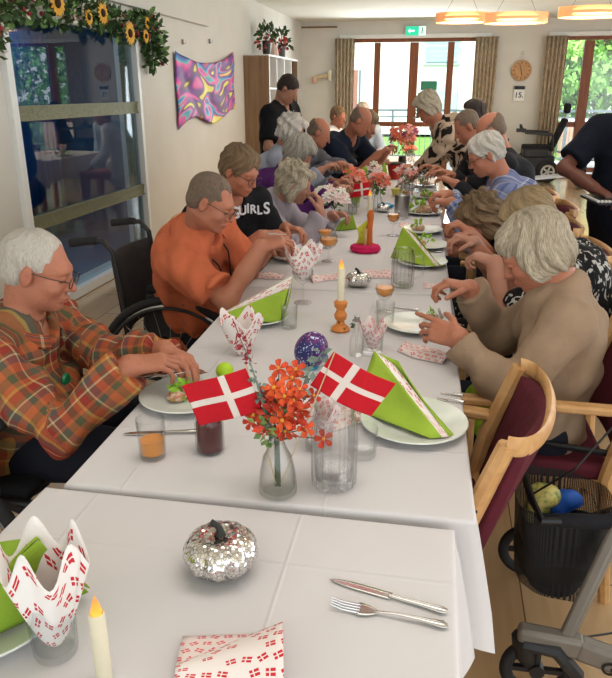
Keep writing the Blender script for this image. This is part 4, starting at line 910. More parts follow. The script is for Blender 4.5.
def blossom(c, nrm, s, m, parent):
    b = MB(); nrm = Vector(nrm).normalized(); u = nrm.cross(Vector((.3, .2, 1))).normalized(); w_ = nrm.cross(u)
    for i in range(5):
        a = 2*PI*i/5+.3; d = u*math.cos(a)+w_*math.sin(a); e = nrm.cross(d); p = Vector(c)
        b.add([p, p+d*s*.45+e*s*.26+nrm*s*.16, p+d*s*.85+e*s*.30+nrm*s*.10, p+d*s*1.0+nrm*s*.02, p+d*s*.85-e*s*.30+nrm*s*.10, p+d*s*.45-e*s*.26+nrm*s*.16, p+d*s*.55+nrm*s*.05], [(0, 1, 6), (1, 2, 6), (2, 3, 6), (3, 4, 6), (4, 5, 6), (5, 0, 6)])
    o = b.build('blossom', m, parent, smooth=False, solid=.0008); return o
core = flat('flower_core', s2l(222, 150, 50), .7)
for i, (dx, dy, dz, s, top) in enumerate([(-.005, 0, .225, .026, 1), (.028, .02, .240, .024, 1), (.035, -.01, .205, .025, 0), (.0, .02, .19, .024, 0), (-.03, .015, .20, .022, 0), (.015, -.02, .165, .026, 1), (.048, .015, .175, .022, 0), (-.045, -.005, .165, .022, 0), (.035, .03, .255, .022, 0), (.0, .03, .255, .022, 0), (.06, 0, .14, .020, 1), (.095, .01, .115, .021, 2), (.018, 0, .13, .022, 0), (-.022, .0, .145, .020, 0), (-.06, .02, .135, .018, 2), (.07, .03, .20, .018, 2), (.02, -.015, .215, .022, 1), (.050, -.01, .230, .018, 0)]):
    n_ = Vector((dx*3+rs.uniform(-.3, .3), -1+rs.uniform(-.3, .3), .7)); bo = blossom((dx, dy, dz), n_, s, ORD if top == 2 else (ORG if top else flat('mid_orange_petal', s2l(204, 70, 32), .6, var=.2, sc_=80.)), bq)
    MB().sph(Vector((dx, dy, dz))+n_.normalized()*.005, s*.18, 8).build('flower_core', core, bo); 
    MB().tube([(rs.uniform(-.006, .006), 0, .0), (rs.uniform(-.005, .005), 0, .12), (dx*.6, dy*.6, .12+(dz-.12)*.6+.0), (dx, dy, dz)], .0012, 5).build('stem', STM, bq)
b = MB(); leafcluster(b, (.01, 0, .17), 110, .055, .022, rs); b.build('small_orange_filler', ORD, bq, smooth=False)
b = MB(); leafcluster(b, (-.01, 0, .14), 60, .045, .02, rs); b.build('small_leaves', LEAFL, bq, smooth=False)
EUC = flat('eucalyptus_grey_green', s2l(118, 134, 122), .7, var=.2)
sp = [(.0, 0, .11), (-.02, -.005, .17), (-.035, -.01, .23), (-.052, -.01, .29), (-.068, -.01, .33)]
b = MB().tube(sp, [.0022, .002, .0018, .0014, .001], 6)
for i in range(22):
    t_ = i/22; k = min(int(t_*2.6), 2); p = Vector(sp[k]).lerp(Vector(sp[k+1]), t_*2.6-k); sd = 1 if i % 2 else -1
    leafcluster(b, p+Vector((sd*.004, 0, 0)), 3, .006, .020*(1-.4*t_), rs)
b.build('eucalyptus_sprig', EUC, bq, smooth=False)
b = MB()
for i in range(9):
    p = Vector(sp[3]).lerp(Vector(sp[4]), i/8*1.5-.25); 
    for q in (-1, 1): leafcluster(b, p+Vector((q*.003, 0, 0)), 2, .003, .012, rs)
b.tube([sp[3], sp[4], (-.082, -.01, .37)], .001, 5); b.build('dark_red_bud_tip', flat('bud_red', s2l(142, 34, 48), .6), bq, smooth=False)
b = MB(); q_ = [(.01, 0, .13), (.04, .02, .2), (.065, .03, .26), (.09, .03, .30)]; b.tube(q_, .0014, 6)
for i in range(14): p = Vector(q_[1]).lerp(Vector(q_[3]), i/13); leafcluster(b, p, 2, .008, .020, rs)
b.build('eucalyptus_sprig', EUC, bq, smooth=False)
FR = cloth_mat('flag_red', s2l(196, 30, 42), var=.04, bump=.1); FW = cloth_mat('flag_white', s2l(226, 214, 206), var=.03, bump=.1)
def flagthing(base, tip, c0, cu_, cv_, lab, L=.145, Hh=.09, wave=.006, ph=0.):
    # c0: hoist top corner; cu_: fly direction; cv_: down direction
    t = thing('paper_flag', lab, 'flag', base, 0, 'small red and white flags'); B0 = Vector(base); cu_ = Vector(cu_).normalized(); cv_ = Vector(cv_).normalized(); nn = cu_.cross(cv_).normalized(); c0 = Vector(c0)-B0
    MB().tube([(0, 0, 0), tuple(Vector(tip)-B0)], .0013, 6).build('stick', flat('flag_stick', s2l(200, 180, 140), .6), t)
    f = MB(); f.grid(lambda u, v: c0+cu_*L*u+cv_*Hh*v+nn*wave*math.sin(u*5+ph), 37, 28, matfn=lambda u, v: 1 if (abs(u-14/37) < 2.4/37 or abs(v-.5) < 2.4/28) else 0); f.build('flag_cloth', [FR, FW], t, solid=.0006, ang=False); return t
flagthing((vx-.004, vy, T+.018), (vx-.060, vy-.005, T+.290), (vx-.060, vy-.006, T+.280), (-1, -.08, -.34), (.36, .0, -1), 'small Danish flag on the left of the near vase', .140, .094)
flagthing((vx+.006, vy, T+.018), (vx+.115, vy+.015, T+.318), (vx+.112, vy+.012, T+.316), (1, .06, -.50), (-.62, 0, -1), 'small Danish flag on the right of the near vase', .138, .088, .007, 2.)
# ribbed glass jug
def jug(x, y, lab, s=1., rz=0., hd=True):
    t = thing('glass_jug', lab, 'jug', (x, y, T), rz, 'ribbed glass jugs'); jgm = glassm('jug_glass', (.99, .99, .99), .85, .08, (.60, .62, .63))
    H_ = .185 if not hd else .165; b = MB(); out = [(.040, 0), (.045, .006), (.046, .02), (.047, H_*.6), (.045, H_*.82), (.042, H_*.93), (.044, H_)]; inn = [(.0415, H_), (.039, H_*.93), (.042, H_*.82), (.0435, H_*.6), (.041, .022), (.03, .012), (.001, .011)]
    vs_ = []; NN = 112
    for idx_, (r_, z_) in enumerate([(.001, 0)]+out+inn):
        fl = .0065 if (1 < idx_ <= 5) else 0
        for k in range(NN): a_ = 2*PI*k/NN; q_ = (r_+fl*(abs(math.sin(a_*7))-.5))*s; vs_.append((q_*math.cos(a_), q_*math.sin(a_), z_))
    fs_ = [(i_*NN+k, i_*NN+(k+1) % NN, (i_+1)*NN+(k+1) % NN, (i_+1)*NN+k) for i_ in range(len(out)+len(inn)) for k in range(NN)]
    b.add(vs_, fs_).build('glass_body', jgm, t)
    MB().lathe([(.001, .013), (.038*s, .013), (.040*s, .03), (.041*s, .05), (.001, .05)], 40).build('water', glassm('water_clear', (.97, .98, .98), .4, .04), t)
    if hd: MB().tube([(.045*s, 0, .135), (.075*s, 0, .135), (.088*s, 0, .09), (.082*s, 0, .05), (.05*s, 0, .035)], [.005, .006, .006, .006, .005], 10).build('handle', jgm, t)
    return t
jug(-.150, 1.285, 'ribbed clear glass jar beside the near flower vase', 1.0, .2, False)
tumbler(-.205, 1.44, 'drinking glass with pink napkin behind the ribbed jar', .036, .09); tissue_cone(-.205, 1.44, T+.012, .11, .045, 'pinkish print tissue in the glass behind the ribbed jar', PINKT, 8, 4)
crumple(-.15, 1.62, 'pink-printed napkin lying under the right flag', .14, .12, .02, seed=4, rz=.4); tumbler(-.10, 1.42, 'low clear glass with a small red label by the right flag', .035, .07)
# right plate with the green napkin
plate(.015, 1.585, 'white plate under the green napkin at the right table edge', .135); napkin_tent(-.005, 1.60, T+.018, math.radians(-50), 'green folded napkin with flag-print insert on the right-hand plate', 1.2)
knife((.085, 1.80), (.15, 1.79), 'cutlery handle end beyond the right-hand plate, upper one', name='table_knife'); fork((.075, 1.76), (.15, 1.745), 'small fork beyond the right-hand plate, lower one')
# galaxy ornament
gx = NT('galaxy_glitter'); n = gx.noise(gx.obj(), 16., 3., .6, .6); sp_ = gx.noise(gx.obj(), 160., 1.); gx.color(gx.mix(gx.math('GREATER_THAN', sp_, .64), gx.ramp(n, [(.3, s2l(28, 52, 110)), (.45, s2l(54, 44, 104)), (.55, s2l(124, 50, 124)), (.68, s2l(60, 110, 170))]), s2l(190, 200, 230))); gx.p(.35, .3)
ge = thing('decorated_egg', 'purple and blue glittery egg-shaped ornament behind the flags', 'ornament', (-.30, 1.93, T)); MB().sph((0, 0, .058), (.050, .040, .060), 36, R=Matrix.Rotation(.45, 3, 'Y')).build('shell', gx.m, ge); MB().lathe([(.001, 0), (.022, 0), (.024, .008), (.018, .012)], 20).build('stand', flat('turquoise_glaze', s2l(40, 160, 196), .4), ge)
tq = thing('turquoise_dish', 'small turquoise bow ornament right beside the glittery egg', 'ornament', (-.235, 1.84, T)); MB().sph((0, 0, .018), (.026, .018, .018), 14).sph((.026, .01, .03), (.02, .015, .014), 12).build('bow', flat('turquoise_glaze', s2l(40, 160, 196), .4), tq); b = MB(); leafcluster(b, (0, 0, .045), 20, .02, .02, rs); b.build('frill', flat('teal_frill', s2l(90, 150, 160), .6), tq, smooth=False)
# clear bottle + napkin glass
cb2 = thing('oil_bottle', 'small clear cruet bottle with dark stopper in front of the napkin glass', 'bottle', (-.175, 2.06, T)); MB().lathe([(.001, 0), (.020, 0), (.022, .004), (.021, .05), (.010, .09), (.009, .11), (.011, .115), (.008, .115), (.007, .09), (.001, .01)], 24).build('glass_body', DRINK, cb2); MB().lathe([(.001, .112), (.008, .112), (.009, .13), (.001, .132)], 14).build('stopper', STEEL, cb2)
tumbler(-.125, 2.09, 'clear glass with a crumpled print napkin left of the beige-jumper woman', .036, .085); tissue_cone(-.125, 2.09, T+.012, .10, .042, 'crumpled print napkin in the clear glass behind the cruet', PINKT, 12, 5)
goblet(-.112, 2.52, 'stemmed glass of orange juice behind the water glass of the beige-jumper woman', ORJ, .11, .036, .45); tumbler(-.10, 2.37, 'thick water glass in front of the beige-jumper woman', .034, .09)
plate(.015, 2.36, 'white plate in front of the woman in the beige jumper', .12); meal(.065, 2.44, 'bite of salad in a bowl held by the beige-jumper woman', 0, 9, .028)
crumple(.045, 2.10, 'print napkin at the table edge by the beige-jumper woman', .17, .085, .025, seed=2, rz=-.6); knife((-.08, 2.60), (.02, 2.56), 'knife beyond the plate of the beige-jumper woman')
# candle in stacked orange holder
ch = thing('candle_holder', 'orange turned candle holder on the second table', 'candle holder', (-.252, 2.29, T), 0, 'orange candle holders'); ORH = flat('orange_wood', s2l(214, 132, 62), .5, var=.08)
MB().lathe([(.001, 0), (.030, 0), (.034, .006), (.028, .014), (.016, .022), (.013, .035), (.020, .045), (.023, .058), (.016, .070), (.014, .078), (.022, .088), (.024, .104), (.018, .110), (.012, .111), (.001, .108)], 28).build('turned_stem', ORH, ch)
b = MB(); leafcluster(b, (.02, .01, .012), 10, .03, .025, rs); b.build('leaf_trim', LEAFD, ch, smooth=False)
candle(-.252, 2.29, T+.108, .115, 'cream flameless candle in the orange holder on the second table', .0125)
# left green napkin plate etc
plate(-.565, 2.35, 'white plate under the green napkin on the left, before the orange-shirt man', .115); napkin_tent(-.56, 2.37, T+.016, math.radians(195), 'green folded napkin on the left plate before the orange-shirt man', 1.2)
tissue_cone(-.535, 2.0, T+.0, .15, .062, 'flag-print tissue cone in front of the left green napkin', DAN, 21, 4); tumbler(-.435, 2.29, 'small clear glass beside the left green napkin', .03, .085)
goblet(-.438, 2.60, 'tall stemmed glass holding a print tissue before the orange-shirt man', None, .17, .042); tissue_cone(-.438, 2.60, T+.095, .15, .07, 'tall print tissue napkin in the stemmed glass', DAN, 31, 5)
crumple(-.66, 2.98, 'print napkin at the left table edge by the woman in black', .15, .08, .02, seed=6); crumple(-.40, 2.98, 'pink print napkin left of the small mirrored pumpkin', .15, .09, .028, seed=7, rz=.5); crumple(-.17, 3.08, 'print napkin right of the small mirrored pumpkin', .13, .12, .03, seed=8)
pumpkin(-.243, 2.88, .056, 'smaller mirrored silver pumpkin beside the white candle', stem=flat('dark_stem', s2l(38, 40, 34), .6), hz=.58)
jug(-.055, 2.91, 'ribbed glass jug with handle on the right of the small pumpkin', 1.0, 0.)
crumple(.085, 2.93, 'flat print napkin right of the ribbed jug', .10, .09, .012, seed=9)
plate(.03, 3.32, 'white plate under the tall green napkin on the third table', .12); napkin_tent(.01, 3.33, T+.016, math.radians(-55), 'tall green folded napkin behind the ribbed jug', 1.25)
plate(.05, 3.72, 'white plate with green rim napkin past the ribbed jug', .12); meal(.02, 3.74, 'food on the plate beyond the tall green napkin', 0, 13, .04)
knife((.0, 3.64), (.13, 3.60), 'knife laid beside the plate beyond the tall green napkin')
# figurine on magenta base
fg = thing('felt_figurine', 'yellow and orange figurine on a magenta felt base', 'ornament', (-.27, 3.58, T)); MAG = flat('magenta_felt', s2l(206, 24, 90), .9, var=.1)
MB().lathe([(.001, 0), (.072, 0), (.080, .012), (.074, .030), (.05, .036), (.001, .036)], 36, rib=.03, nrib=12).build('base', MAG, fg)
b = MB(); b.grid(lambda u, v: (-.045+.05*u+.012*math.sin(v*3), .012*math.sin(u*PI), .034+.13*v*(1-.35*(1-u))), 8, 10); b.build('yellow_wing', flat('yellow_felt', s2l(206, 206, 70), .8), fg, solid=.008, ang=False)
b = MB(); b.tube([(.02, 0, .034), (.022, 0, .08), (.018, 0, .12), (.024, 0, .155), (.022, 0, .19), (.026, 0, .215)], [.018, .014, .017, .014, .019, .010], 12); b.build('orange_body', flat('orange_felt', s2l(200, 104, 42), .8), fg)
MB().tube([(0, -.01, .034), (.002, -.012, .12)], .009, 8).build('wooden_peg', flat('peg_wood', s2l(206, 176, 120), .7), fg)
goblet(-.43, 3.32, 'short-stemmed glass of orange juice left of the figurine', ORJ, .13, .045, .4); goblet(-.49, 3.63, 'orange juice glass farther left of the figurine', ORJ, .10, .04, .4); goblet(-.145, 4.02, 'orange juice goblet right of the candle by the steel canister', ORJ, .14, .035, .5)
tumbler(-.645, 3.42, 'jar glass of dark relish before the woman in black', .036, .085, BRWN, .6); plate(-.60, 3.33, 'plate behind the relish glass on the left', .11); meal(-.57, 3.35, 'leftover greens on the plate behind the relish glass', 0, 15, .03)
plate(-.60, 4.02, 'white plate before the woman in the lilac hoodie', .12); meal(-.64, 4.03, 'sandwich on the plate before the woman in the lilac hoodie', 0, 16, .045); napkin_tent(-.46, 4.18, T, 2.4, 'bunched green napkin before the woman in the lilac hoodie', .8, False); knife((-.70, 3.84), (-.56, 3.86), 'knife on the table edge before the woman in the lilac hoodie')
tumbler(-.50, 3.95, 'water glass beside the plate of the woman in the lilac hoodie', .034, .09)
# --- fourth table and beyond
can = thing('steel_canister', 'cylindrical brushed steel canister in the middle of the tables', 'canister', (-.115, 4.62, T)); MB().lathe([(.001, 0), (.048, 0), (.049, .004), (.049, .15), (.046, .153), (.044, .15), (.044, .01), (.001, .01)], 32).build('body', STEEL, can); MB().lathe([(.050, .0), (.0505, .006), (.0505, .010), (.049, .012)], 32).build('base_ring', CHROME, can)
candle(-.315, 4.45, T, .165, 'cream flameless candle in front of the second flower vase', .0135)
v2 = MB().lathe([(.001, .0), (.03, .0), (.034, .004), (.030, .08), (.018, .12), (.018, .16), (.022, .163), (.016, .16), (.015, .12), (.027, .08), (.03, .01), (.001, .008)], 24).build('glass_vase', DRINK, None, (-.45, 4.72, T)); tag(v2, 'clear vase of the pink and orange flowers at mid table', 'vase')
def bouquet(x, y, z, lab, cs, r=.10, h=.26, seed=3, s=.03, n=26):
    rs = random.Random(seed); t = thing('flower_bouquet', lab, 'flowers', (x, y, z), 0, 'bunches of artificial flowers')
    for i in range(n):
        a = rs.uniform(0, 2*PI); q = r*rs.random()**.5; p = (q*math.cos(a), q*math.sin(a), h*(.62+.5*rs.random()*(1-q/r*.5))); blossom(p, (p[0]*6, p[1]*6-.5, .9), s*rs.uniform(.8, 1.2), cs[i % len(cs)], t)
    b = MB()
    for i in range(9): a = i*.7; b.tube([(0, 0, 0), (0, 0, h*.4), (r*.6*math.cos(a), r*.6*math.sin(a), h*.85)], .0015, 5)
    b.build('stems', STM, t); b = MB(); leafcluster(b, (0, 0, h*.6), 50, r*.8, .03, rs); b.build('leaves', LEAFL, t, smooth=False); return t
SAL = flat('salmon_petal', s2l(228, 150, 136), .7, var=.12); RDP = flat('red_orange_petal', s2l(214, 104, 78), .7, var=.15); PKW = flat('pale_pink_petal', s2l(236, 208, 204), .7, var=.06); IVO = flat('ivory_petal', s2l(228, 226, 214), .7, var=.06); PUR = flat('purple_petal', s2l(120, 50, 90), .7)
bouquet(-.45, 4.72, T+.02, 'pink and orange flowers beside the small flag at mid table', [SAL, RDP, SAL, RDP], .09, .27, 4, .03, 34)
v3 = MB().lathe([(.001, .0), (.03, .0), (.034, .004), (.030, .08), (.018, .12), (.018, .14), (.016, .14), (.027, .08), (.03, .01), (.001, .008)], 24).build('glass_vase', DRINK, None, (-.29, 4.86, T)); tag(v3, 'clear vase of red-orange flowers behind the mid-table candle', 'vase')
bouquet(-.29, 4.86, T+.02, 'red-orange flowers just behind the mid-table candle', [RDP, SAL, RDP], .075, .24, 14, .028, 30)
wfv = tumbler(-.52, 4.28, 'clear glass holding the white flowers', .036, .10); bouquet(-.52, 4.28, T+.02, 'white and pale pink flowers before the woman in the lilac hoodie', [PKW, IVO, PKW], .085, .20, 6, .028, 34)
wf2 = tumbler(-.60, 4.52, 'second clear glass of ivory flowers near the purple cardigan', .036, .10); bouquet(-.60, 4.52, T+.02, 'ivory flowers in the glass near the purple cardigan', [IVO, PKW], .085, .19, 7, .028, 30)
flagthing((-.440, 4.70, T+.03), (-.40, 4.60, T+.27), (-.335, 4.585, T+.235), (-1, -.05, -.18), (.1, 0, -1), 'small Danish flag beside the mid-table pink flowers', .13, .085)
tumbler(-.46, 5.02, 'glass holding the tall lime napkin behind the mid-table flag', .036, .10); tissue_cone(-.46, 5.02, T+.012, .27, .085, 'tall lime green napkin standing in a glass behind the mid-table flag', LIME, 77, 2)['group'] = 'green folded napkins'
plate(.02, 4.14, 'white plate with sandwich before the woman in the blue checked shirt', .125); meal(.0, 4.16, 'sandwich before the woman in the blue checked shirt', 0, 17, .04); crumple(-.02, 4.34, 'pink napkin under the plate of the blue-checked-shirt woman', .2, .1, .02, seed=11)
gp_ = plate(.03, 4.80, 'plate of lettuce before the blue-checked-shirt woman', .13); meal(.03, 4.80, 'green lettuce heap right of the steel canister', 1, 19, .075)
bd_ = MB().lathe([(.001, .02), (.05, .02), (.06, .035), (.055, .045), (.001, .04)], 24, rib=.08, nrib=5).build('blue_bowl', flat('bright_blue', s2l(20, 140, 196), .4), None, (-.245, 5.03, T-.0195)); tag(bd_, 'bright blue scalloped bowl left of the steel canister', 'bowl'); pumpkin(-.245, 4.83, .045, 'small mirrored pumpkin beneath the bright blue bowl')
rp = thing('flower_pot', 'red pot with small flag and dark rim in mid-distance', 'pot', (-.25, 6.75, T)); MB().lathe([(.001, 0), (.05, 0), (.075, .14), (.07, .14), (.05, .02), (.001, .01)], 28).build('pot', flat('red_glaze', s2l(178, 44, 34), .4), rp); MB().lathe([(.074, .135), (.08, .15), (.07, .155), (.001, .15)], 24).build('rim', flat('dark_soil', s2l(60, 50, 46), .8), rp)
dv = MB().lathe([(.001, 0), (.035, 0), (.045, .10), (.035, .19), (.04, .20), (.001, .19)], 20).build('dark_vase', flat('dark_vase_glaze', s2l(50, 40, 40), .3), None, (-.19, 6.92, T)); tag(dv, 'dark vase of the tall orange flowers near the standing woman', 'vase'); bouquet(-.19, 6.92, T+.12, 'tall orange and salmon flowers before the standing woman', [RDP, SAL, RDP, PUR], .13, .36, 8, .045, 46)
fkp = flagthing((-.25, 6.75, T+.15), (-.23, 6.74, T+.19), (-.27, 6.64, T+.13), (1, 0, -.15), (.1, 0, -1), 'small Danish flag leaning on the red pot', .11, .07)
candle(-.385, 6.2, T, .16, 'cream flameless candle left of the red pot', .016)
napkin_tent(-.46, 6.6, T+.06, 2.6, 'green napkin left of the red pot', 1.3, False)
rs = random.Random(99)
# place settings toward the far end
far = [(-.60, 5.55), (.03, 5.55), (-.60, 6.2), (.03, 6.25), (-.60, 6.95), (.03, 7.0), (-.6, 7.7), (.03, 7.75), (-.6, 8.4), (.03, 8.5)]
who = ['before the man in grey', 'before the bald man on the right', 'before the man in the navy tee', 'beneath the leaning woman', 'past the man in the navy tee', 'beyond the leaning woman', 'at the far left of the fifth table', 'at the far right of the fifth table', 'at the far left of the last table', 'at the far right of the last table']
for i, (x, y) in enumerate(far):
    plate(x, y, 'white plate '+who[i], .12); meal(x+.01, y, 'food on the plate '+who[i], 0, 30+i, .045)
    tumbler(x+(.16 if x < -.3 else -.15), y+.10, 'drinking glass '+who[i], .034, .10, ORJ if i in (1, 4, 8) else None, .4); goblet(x+(.20 if x < -.3 else -.17), y-.10, 'stemmed glass '+who[i], ORJ if i in (2, 5) else None, .15, .04)
    if i % 2 == 0: tissue_cone(x+.17, y+.25, T, .13, .055, 'print tissue standing '+who[i], PINKT, 50+i, 4)
    else: crumple(x-.15, y+.22, 'print napkin lying '+who[i], .16, .1, .03, seed=60+i)
for i, (x, y, c, lb) in enumerate(((-.38, 5.75, [PKW, IVO], 'pale flowers in mid-distance left of centre'), (-.12, 5.9, [SAL, PKW], 'salmon flowers in mid-distance right of centre'), (-.40, 7.5, [IVO, PKW], 'ivory flowers on the fifth table'), (-.15, 8.3, [SAL, RDP], 'orange flowers on the last table'))):
    tumbler(x, y, 'glass holding the '+lb, .036, .11); bouquet(x, y, T+.02, lb, c, .08, .2, 80+i, .03, 22)
jug(-.02, 5.95, 'ribbed glass jug near the hand of the leaning woman', 1.0, .3); jug(-.10, 5.2, 'ribbed glass jug beyond the steel canister', 1.0, .3)
yl = MB().lathe([(.001, 0), (.035, 0), (.05, .06), (.045, .06), (.001, .05)], 20, rib=.05, nrib=6).build('yellow_cup', flat('yellow_cup_glaze', s2l(206, 196, 90), .5), None, (-.18, 5.62, T)); tag(yl, 'small yellow cup beyond the steel canister', 'cup')
# ------------------------------------------------------------ chairs, wheelchairs, walkers
def armchair(lab, loc, rz, arms=True):
    t = thing('armchair', lab, 'chair', loc, rz, 'beech armchairs with burgundy upholstery')
    MB().box((0, 0, .455), (.46, .45, .055)).build('seat', BURG, t, bev=.018); MB().box((0, 0, .418), (.45, .46, .03)).build('seat_frame', BEECH, t, smooth=False, bev=.004)
    for s in (-1, 1):
        y = s*.235
        MB().tube([(-.27, y, 0), (-.235, y, .25), (-.215, y, .45), (-.245, y, .62), (-.315, y, .835)], [.018, .022, .024, .024, .021], 8, flatz=1.).build('rear_leg', BEECH, t)
        MB().tube([(.20, y, 0), (.20, y, .3), (.205, y, .66)], [.017, .020, .020], 8).build('front_leg', BEECH, t)
        if arms: MB().beam((.27, y*1.04, .685), (-.25, y*1.02, .675), .045, .026, upv=(0, 0, 1)).build('armrest', BEECH, t, bev=.008)
        MB().sph((-.262, y+s*.022, .67), (.006, .004, .006), 8).build('screw_cap', BLACK, t)
    # the top rail sweeps back in an arc between the two rear posts
    b = MB(); n = 24
    def rail(u, v):
        a = PI*u; y = -.235*math.cos(a)*1.02; x = -.315-.085*math.sin(a)**.8; q = v*2*PI; return (x+.011*math.cos(q)*math.sin(a)+.002*math.cos(q), y+.011*math.cos(q)*(-math.cos(a)), .835+.024*math.sin(q)-.01*math.sin(a))
    b.grid(rail, n*2, 12); b.build('top_rail', BEECH, t)
    b = MB(); b.grid(lambda u, v: (-.235-.085*v-.062*math.sin(PI*u)*(0.35+.65*v), (u-.5)*.445, .50+.335*v-.02*(2*u-1)**2*v), 20, 10); b.build('backrest', BURG, t, solid=.035)
    return t
ch0 = armchair('empty beech armchair with burgundy back, pushed up to the second table', (-.055, 1.652, 0), math.radians(170))
def chair(x, y, rz, lab): return dup(ch0, (x, y, 0), rz, lab)
chair(.385, 2.17, PI, 'beech armchair carrying the woman in the beige jumper')
chair(.48, 2.84, PI, 'beech armchair of the fair-haired woman behind the beige jumper')
chair(.50, 3.42, PI, 'beech armchair of the bent woman with light brown curls')
chair(.50, 4.08, PI, 'beech armchair of the woman in the blue checked shirt')
chair(.60, 4.72, PI, 'beech armchair of the bald man on the right'); chair(.58, 5.32, PI, 'beech armchair of the man with the wristwatch')
chair(-1.04, 4.0, 0, 'beech armchair of the woman in the lilac hoodie'); chair(-1.08, 4.65, 0, 'beech armchair of the woman in the purple cardigan')
chair(-1.15, 5.22, 0, 'beech armchair of the white-haired person behind the purple cardigan'); chair(-1.08, 5.80, 0, 'beech armchair of the man in grey'); chair(-1.02, 6.36, 0, 'beech armchair of the man in the navy tee')
SPK = flat('spoke_steel', (.45, .45, .46), .3, 1.)
def wheelchair(lab, loc, rz=0., r=.315, hz=.92):
    t = thing('wheelchair', lab, 'wheelchair', loc, rz, 'manual wheelchairs')
    for s in (-1, 1):
        y = s*.305; c = (-.03, y, r+.004); R = Matrix.Rotation(PI/2, 3, 'X')
        wl = MB().tube([(c[0]+(r-.018)*math.cos(a), y, c[2]+(r-.018)*math.sin(a)) for a in np.linspace(0, 2*PI, 49)[:-1]], .0195, 10, closed=True).build('rear_wheel', RUB, t)
        MB().tube([(c[0]+(r-.042)*math.cos(a), y, c[2]+(r-.042)*math.sin(a)) for a in np.linspace(0, 2*PI, 49)[:-1]], .010, 8, closed=True).build('rim', STEEL, wl)
        MB().tube([(c[0]+(r-.045)*math.cos(a), y+s*.03, c[2]+(r-.045)*math.sin(a)) for a in np.linspace(0, 2*PI, 49)[:-1]], .008, 8, closed=True).build('hand_rim', BLACK, wl)
        b = MB(); b.lathe([(.001, -.03), (.03, -.03), (.03, .03), (.001, .03)], 16, c, R=R)
        for i in range(24): a = 2*PI*i/24; b.tube([(c[0]+.028*math.cos(a+.5), y, c[2]+.028*math.sin(a+.5)), (c[0]+(r-.045)*math.cos(a), y, c[2]+(r-.045)*math.sin(a))], .0012, 4)
        b.build('spokes', SPK, wl)
        cw = MB().lathe([(.001, -.014), (.06, -.014), (.07, -.006), (.07, .006), (.06, .014), (.001, .014)], 24, (.36, y*.82, .071), R=R).build('caster_wheel', RUB, t)
        MB().tube([(-.24, y*.8, .30), (-.25, y*.8, .55), (-.29, y*.8, hz-.05), (-.33, y*.8, hz-.003), (-.40, y*.8, hz)], .0125, 10).tube([(-.24, y*.8, .46), (.30, y*.8, .47), (.40, y*.8, .25), (.42, y*.8, .14)], .0125, 10).tube([(-.24, y*.8, .30), (.34, y*.8, .22)], .011, 8).build('side_frame', BLACK, t)
        MB().tube([(-.36, y*.8, hz), (-.38, y*.8, hz), (-.48, y*.8, hz-.012)], [.017, .018, .019], 12).build('push_handle', RUB, t)
        MB().box((.02, y*.86, .60), (.34, .016, .20)).build('side_guard', BLACK, t, bev=.01)
        MB().box((.05, y*.86, .725), (.38, .055, .034)).build('armrest', DKCL, t, bev=.014)
        MB().box((.47, y*.45, .12), (.16, .13, .012)).build('footplate', BLACK, t, bev=.004)
    MB().box((.02, 0, .475), (.44, .44, .05)).build('seat', DKCL, t, bev=.02)
    b = MB(); b.grid(lambda u, v: (-.25-.035*v-.05*math.sin(PI*u), (u-.5)*.47, .48+(hz-.56)*v), 14, 8); b.build('backrest', cloth_mat('charcoal_canvas', s2l(58, 52, 52), bump=.3), t, solid=.02); return t
wheelchair('black wheelchair with spoked wheels carrying the man in the orange polo', (-1.04, 3.06, 0), math.radians(3), .35, .93)
wheelchair('black wheelchair of the man in the checked shirt at the left edge', (-1.28, 1.74, 0), 0., .315, .96)
wheelchair('dark wheelchair at the right edge beneath the man with the tray', (1.42, 3.55, 0), math.radians(185), .315, .9)
# rollator with a black net bag, lower right
ro = thing('rollator', 'grey and black wheeled walker with a net bag at lower right', 'walker', (.5, 1.6, 0)); rm = flat('rollator_grey', s2l(122, 116, 108), .45, .15, var=.04)
def ro_(mb, n, m, **k): k.setdefault('off', (.5, 1.6, 0)); return mb.build(n, m, ro, **k)
ro_(MB().beam((.315, 1.515, .205), (.48, 1.50, .20), .045, .06).beam((.46, 1.50, .20), (.92, 1.43, .115), .045, .062), 'lower_bar', rm, bev=.012)
ro_(MB().beam((.435, 1.515, .20), (.60, 1.66, .62), .055, .035, upv=(1, -.5, 0)), 'front_post', rm, bev=.010)
ro_(MB().beam((.60, 1.66, .60), (.70, 1.72, .90), .04, .03, upv=(1, 0, 0)), 'handle_post', BLACK, bev=.008)
ro_(MB().beam((.60, 2.02, .42), (.745, 1.98, .84), .035, .03, upv=(1, 0, 0)), 'far_handle_post', flat('alloy_grey', s2l(150, 146, 138), .4, .5), bev=.008)
ro_(MB().beam((.42, 2.03, .2), (.90, 2.03, .16), .04, .05), 'far_lower_bar', rm, bev=.01)
Rw = Matrix.Rotation(PI/2, 3, 'X')
for nm, c, r in (('caster_wheel', (.375, 1.515, .095), .095), ('caster_wheel', (.42, 2.03, .10), .095), ('rear_wheel', (.93, 1.43, .095), .095)):
    wo = ro_(MB().tube([(c[0]+(r-.016)*math.cos(a), c[1], c[2]+(r-.016)*math.sin(a)) for a in np.linspace(0, 2*PI, 41)[:-1]], .017, 10, closed=True, flatz=1.), nm, RUB)
    ro_(MB().lathe([(.001, -.012), (.02, -.014), (.02, .014), (.001, .012)], 16, c, R=Rw).beam((c[0]-r+.03, c[1], c[2]), (c[0]+r-.03, c[1], c[2]), .014, .014).beam((c[0], c[1], c[2]-r+.03), (c[0], c[1], c[2]+r-.03), .014, .014, upv=(1, 0, 0)), 'wheel_spider', BLACK)
